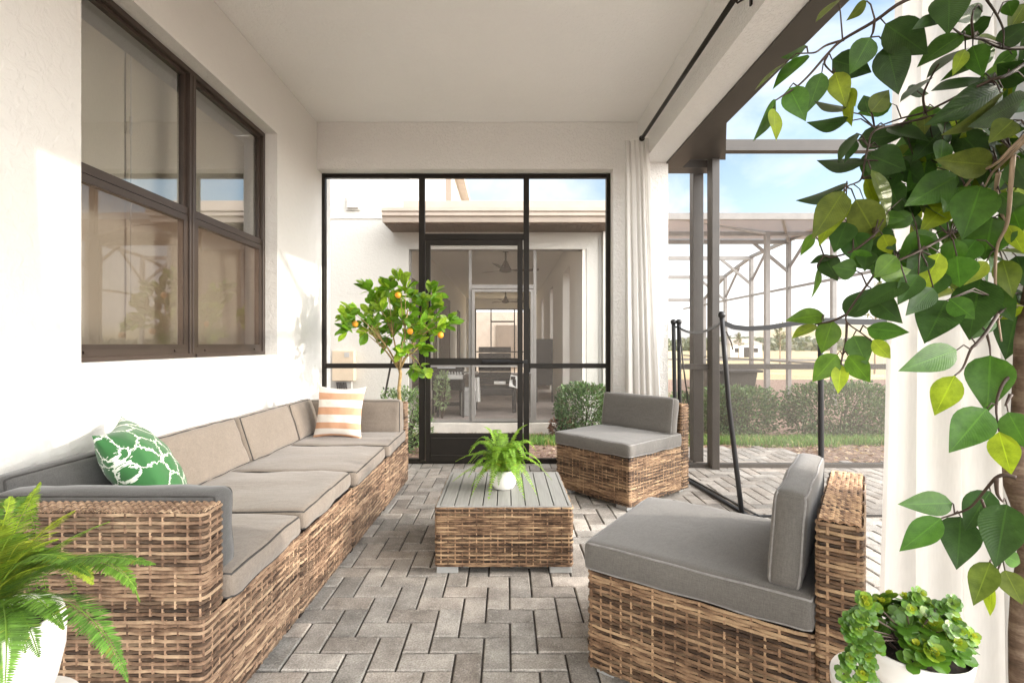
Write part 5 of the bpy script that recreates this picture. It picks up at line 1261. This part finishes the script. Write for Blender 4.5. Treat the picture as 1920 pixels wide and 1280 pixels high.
m = MB(); m.box(-1.9, 1.9, -2, 2, 0, 1.7); m.build('wall', M['white'], fh); m = MB(); v = [(-2.1, -2.2, 1.7), (2.1, -2.2, 1.7), (2.1, 2.2, 1.7), (-2.1, 2.2, 1.7), (-1.2, 0, 2.4), (1.2, 0, 2.4)]; m.add(v, [(0, 1, 5, 4), (1, 2, 5), (2, 3, 4, 5), (3, 0, 4)]); m.build('roof', M['gutter'], fh); m = MB(); m.box(-.3, .3, -2.03, -2.0, 0, 1.3); m.box(-1.4, -.9, -2.03, -2, .7, 1.2); m.box(.9, 1.4, -2.03, -2, .7, 1.2); m.build('opening', M['dark'], fh)
def sapling(px, d, zt, n, label, seed, spread=.8):
    rg = random.Random(seed); b0 = P(px, 645, d); z0 = -.45; r = empty('young_tree', (b0.x, d, z0), label, 'tree', 'young trees far beyond the cages')
    m = MB(); m.tube([(0, 0, 0), (.03, 0, zt*.5), (0, 0, zt)], [.05, .035, .012], 8); lf = MB()
    for k in range(26):
        a = rg.uniform(0, 6.28); h = zt*rg.uniform(.45, .95); l = spread*rg.uniform(.4, 1)*(1.2-h/zt); t = Vector((math.cos(a)*l, math.sin(a)*l, h+l*.7)); m.tube([(0, 0, h), Vector((0, 0, h)).lerp(t, .5)+Vector((0, 0, .05)), t], [.014, .01, .005], 5)
        for j in range(n//26):
            p = Vector((0, 0, h)).lerp(t, rg.uniform(.4, 1.1)); dd = Vector((rg.gauss(0, 1), rg.gauss(0, 1), rg.gauss(0, 1))).normalized(); leaf3(lf, p, p+dd*.14, .06, (rg.gauss(0, 1), 0, 1), (.20, .20, .11))
    m.build('trunk', M['twigl'], r); lf.build('crown', M['hedge'], r)
sapling(1462, 30, 2.9, 500, 'slim young tree far beyond the fence between the cage posts', 1); sapling(1640, 24, 4.6, 420, 'nearly bare young tree beyond the cage at the right', 2, 1.3); sapling(1385, 45, 2.6, 400, 'smallest far young tree beside the white house', 3)

# ------------------------------------------------------------------ sky, sun, camera
w = bpy.data.worlds.new('World'); sc.world = w; w.use_nodes = True; nt = w.node_tree; nt.nodes.clear()
out = N(nt, 'ShaderNodeOutputWorld'); bg = N(nt, 'ShaderNodeBackground'); sky = N(nt, 'ShaderNodeTexSky'); sky.sky_type = 'NISHITA'
SUND = Vector((1, -.14, .267)).normalized()
EL = math.asin(SUND.z); sky.sun_disc = False; sky.sun_elevation = EL; sky.sun_rotation = math.atan2(SUND.x, SUND.y); sky.air_density = 1.0; sky.dust_density = .6; sky.ozone_density = 1.5
tc = N(nt, 'ShaderNodeTexCoord').outputs['Generated']
sx = N(nt, 'ShaderNodeSeparateXYZ'); nt.links.new(tc, sx.inputs[0])
zc = math_(nt, 'ADD', math_(nt, 'MAXIMUM', sx.outputs[2], v=0), v=.16)
cb = N(nt, 'ShaderNodeCombineXYZ'); nt.links.new(math_(nt, 'DIVIDE', sx.outputs[0], zc), cb.inputs[0]); nt.links.new(math_(nt, 'DIVIDE', sx.outputs[1], zc), cb.inputs[1])
cn = noise(nt, cb.outputs[0], .75, 7, .58, .4)
low = ramp(nt, [(.06, (1, 1, 1)), (.32, (0, 0, 0))], sx.outputs[2])
cf = ramp(nt, [(.44, (0, 0, 0)), (.66, (1, 1, 1))], math_(nt, 'ADD', cn, math_(nt, 'MULTIPLY', low, v=.17)))
basecol = mixc(nt, 1, sky.outputs[0], (SKYM[0], SKYM[1], SKYM[2]), 'MULTIPLY')
vis = mixc(nt, math_(nt, 'MULTIPLY', cf, v=.92), basecol, SKYC)
# off-camera sky glow round the low sun, added to light the patio
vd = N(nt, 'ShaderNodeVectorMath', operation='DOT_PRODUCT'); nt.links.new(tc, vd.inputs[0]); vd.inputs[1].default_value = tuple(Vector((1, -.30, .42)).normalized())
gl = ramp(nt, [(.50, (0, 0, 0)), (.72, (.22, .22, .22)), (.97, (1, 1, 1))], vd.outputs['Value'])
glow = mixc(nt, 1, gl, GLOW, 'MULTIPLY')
vd2 = N(nt, 'ShaderNodeVectorMath', operation='DOT_PRODUCT'); nt.links.new(tc, vd2.inputs[0]); vd2.inputs[1].default_value = tuple(Vector(FILLDIR).normalized())
fillsky = mixc(nt, 1, ramp(nt, [(.25, (0, 0, 0)), (.75, (1, 1, 1))], vd2.outputs['Value']), SKYFILL, 'MULTIPLY')   # unseen sky brightness behind the camera, added to fill the patio
nt.links.new(mixc(nt, 1, mixc(nt, 1, vis, glow, 'ADD'), fillsky, 'ADD'), bg.inputs[0]); bg.inputs[1].default_value = SKYS
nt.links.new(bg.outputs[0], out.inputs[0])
sl = bpy.data.lights.new('sun', 'SUN'); sl.energy = SUNE; sl.angle = R(.6); sl.color = (1.0, .90, .78)
so = bpy.data.objects.new('sun', sl); COL.objects.link(so); so.rotation_euler = (-SUND).to_track_quat('-Z', 'Y').to_euler(); so.location = (8, -1, 6)

cam = bpy.data.cameras.new('camera'); co_ = bpy.data.objects.new('camera', cam); COL.objects.link(co_); sc.camera = co_
co_.location = (0, 0, CH); co_.rotation_euler = (R(90), 0, 0)
cam.sensor_width = 36; cam.lens = 934/1920*36; cam.shift_x = 12/1920; cam.shift_y = 5/1920; cam.clip_start = .05; cam.clip_end = 1500
sc.view_settings.view_transform = 'Standard'; sc.view_settings.look = 'None'; sc.view_settings.gamma = 1; sc.view_settings.exposure = EXPO; sc.view_settings.use_curve_mapping = False
sc.cycles.max_bounces = 10; sc.cycles.diffuse_bounces = 6; sc.cycles.transparent_max_bounces = 24; sc.cycles.sample_clamp_indirect = 8
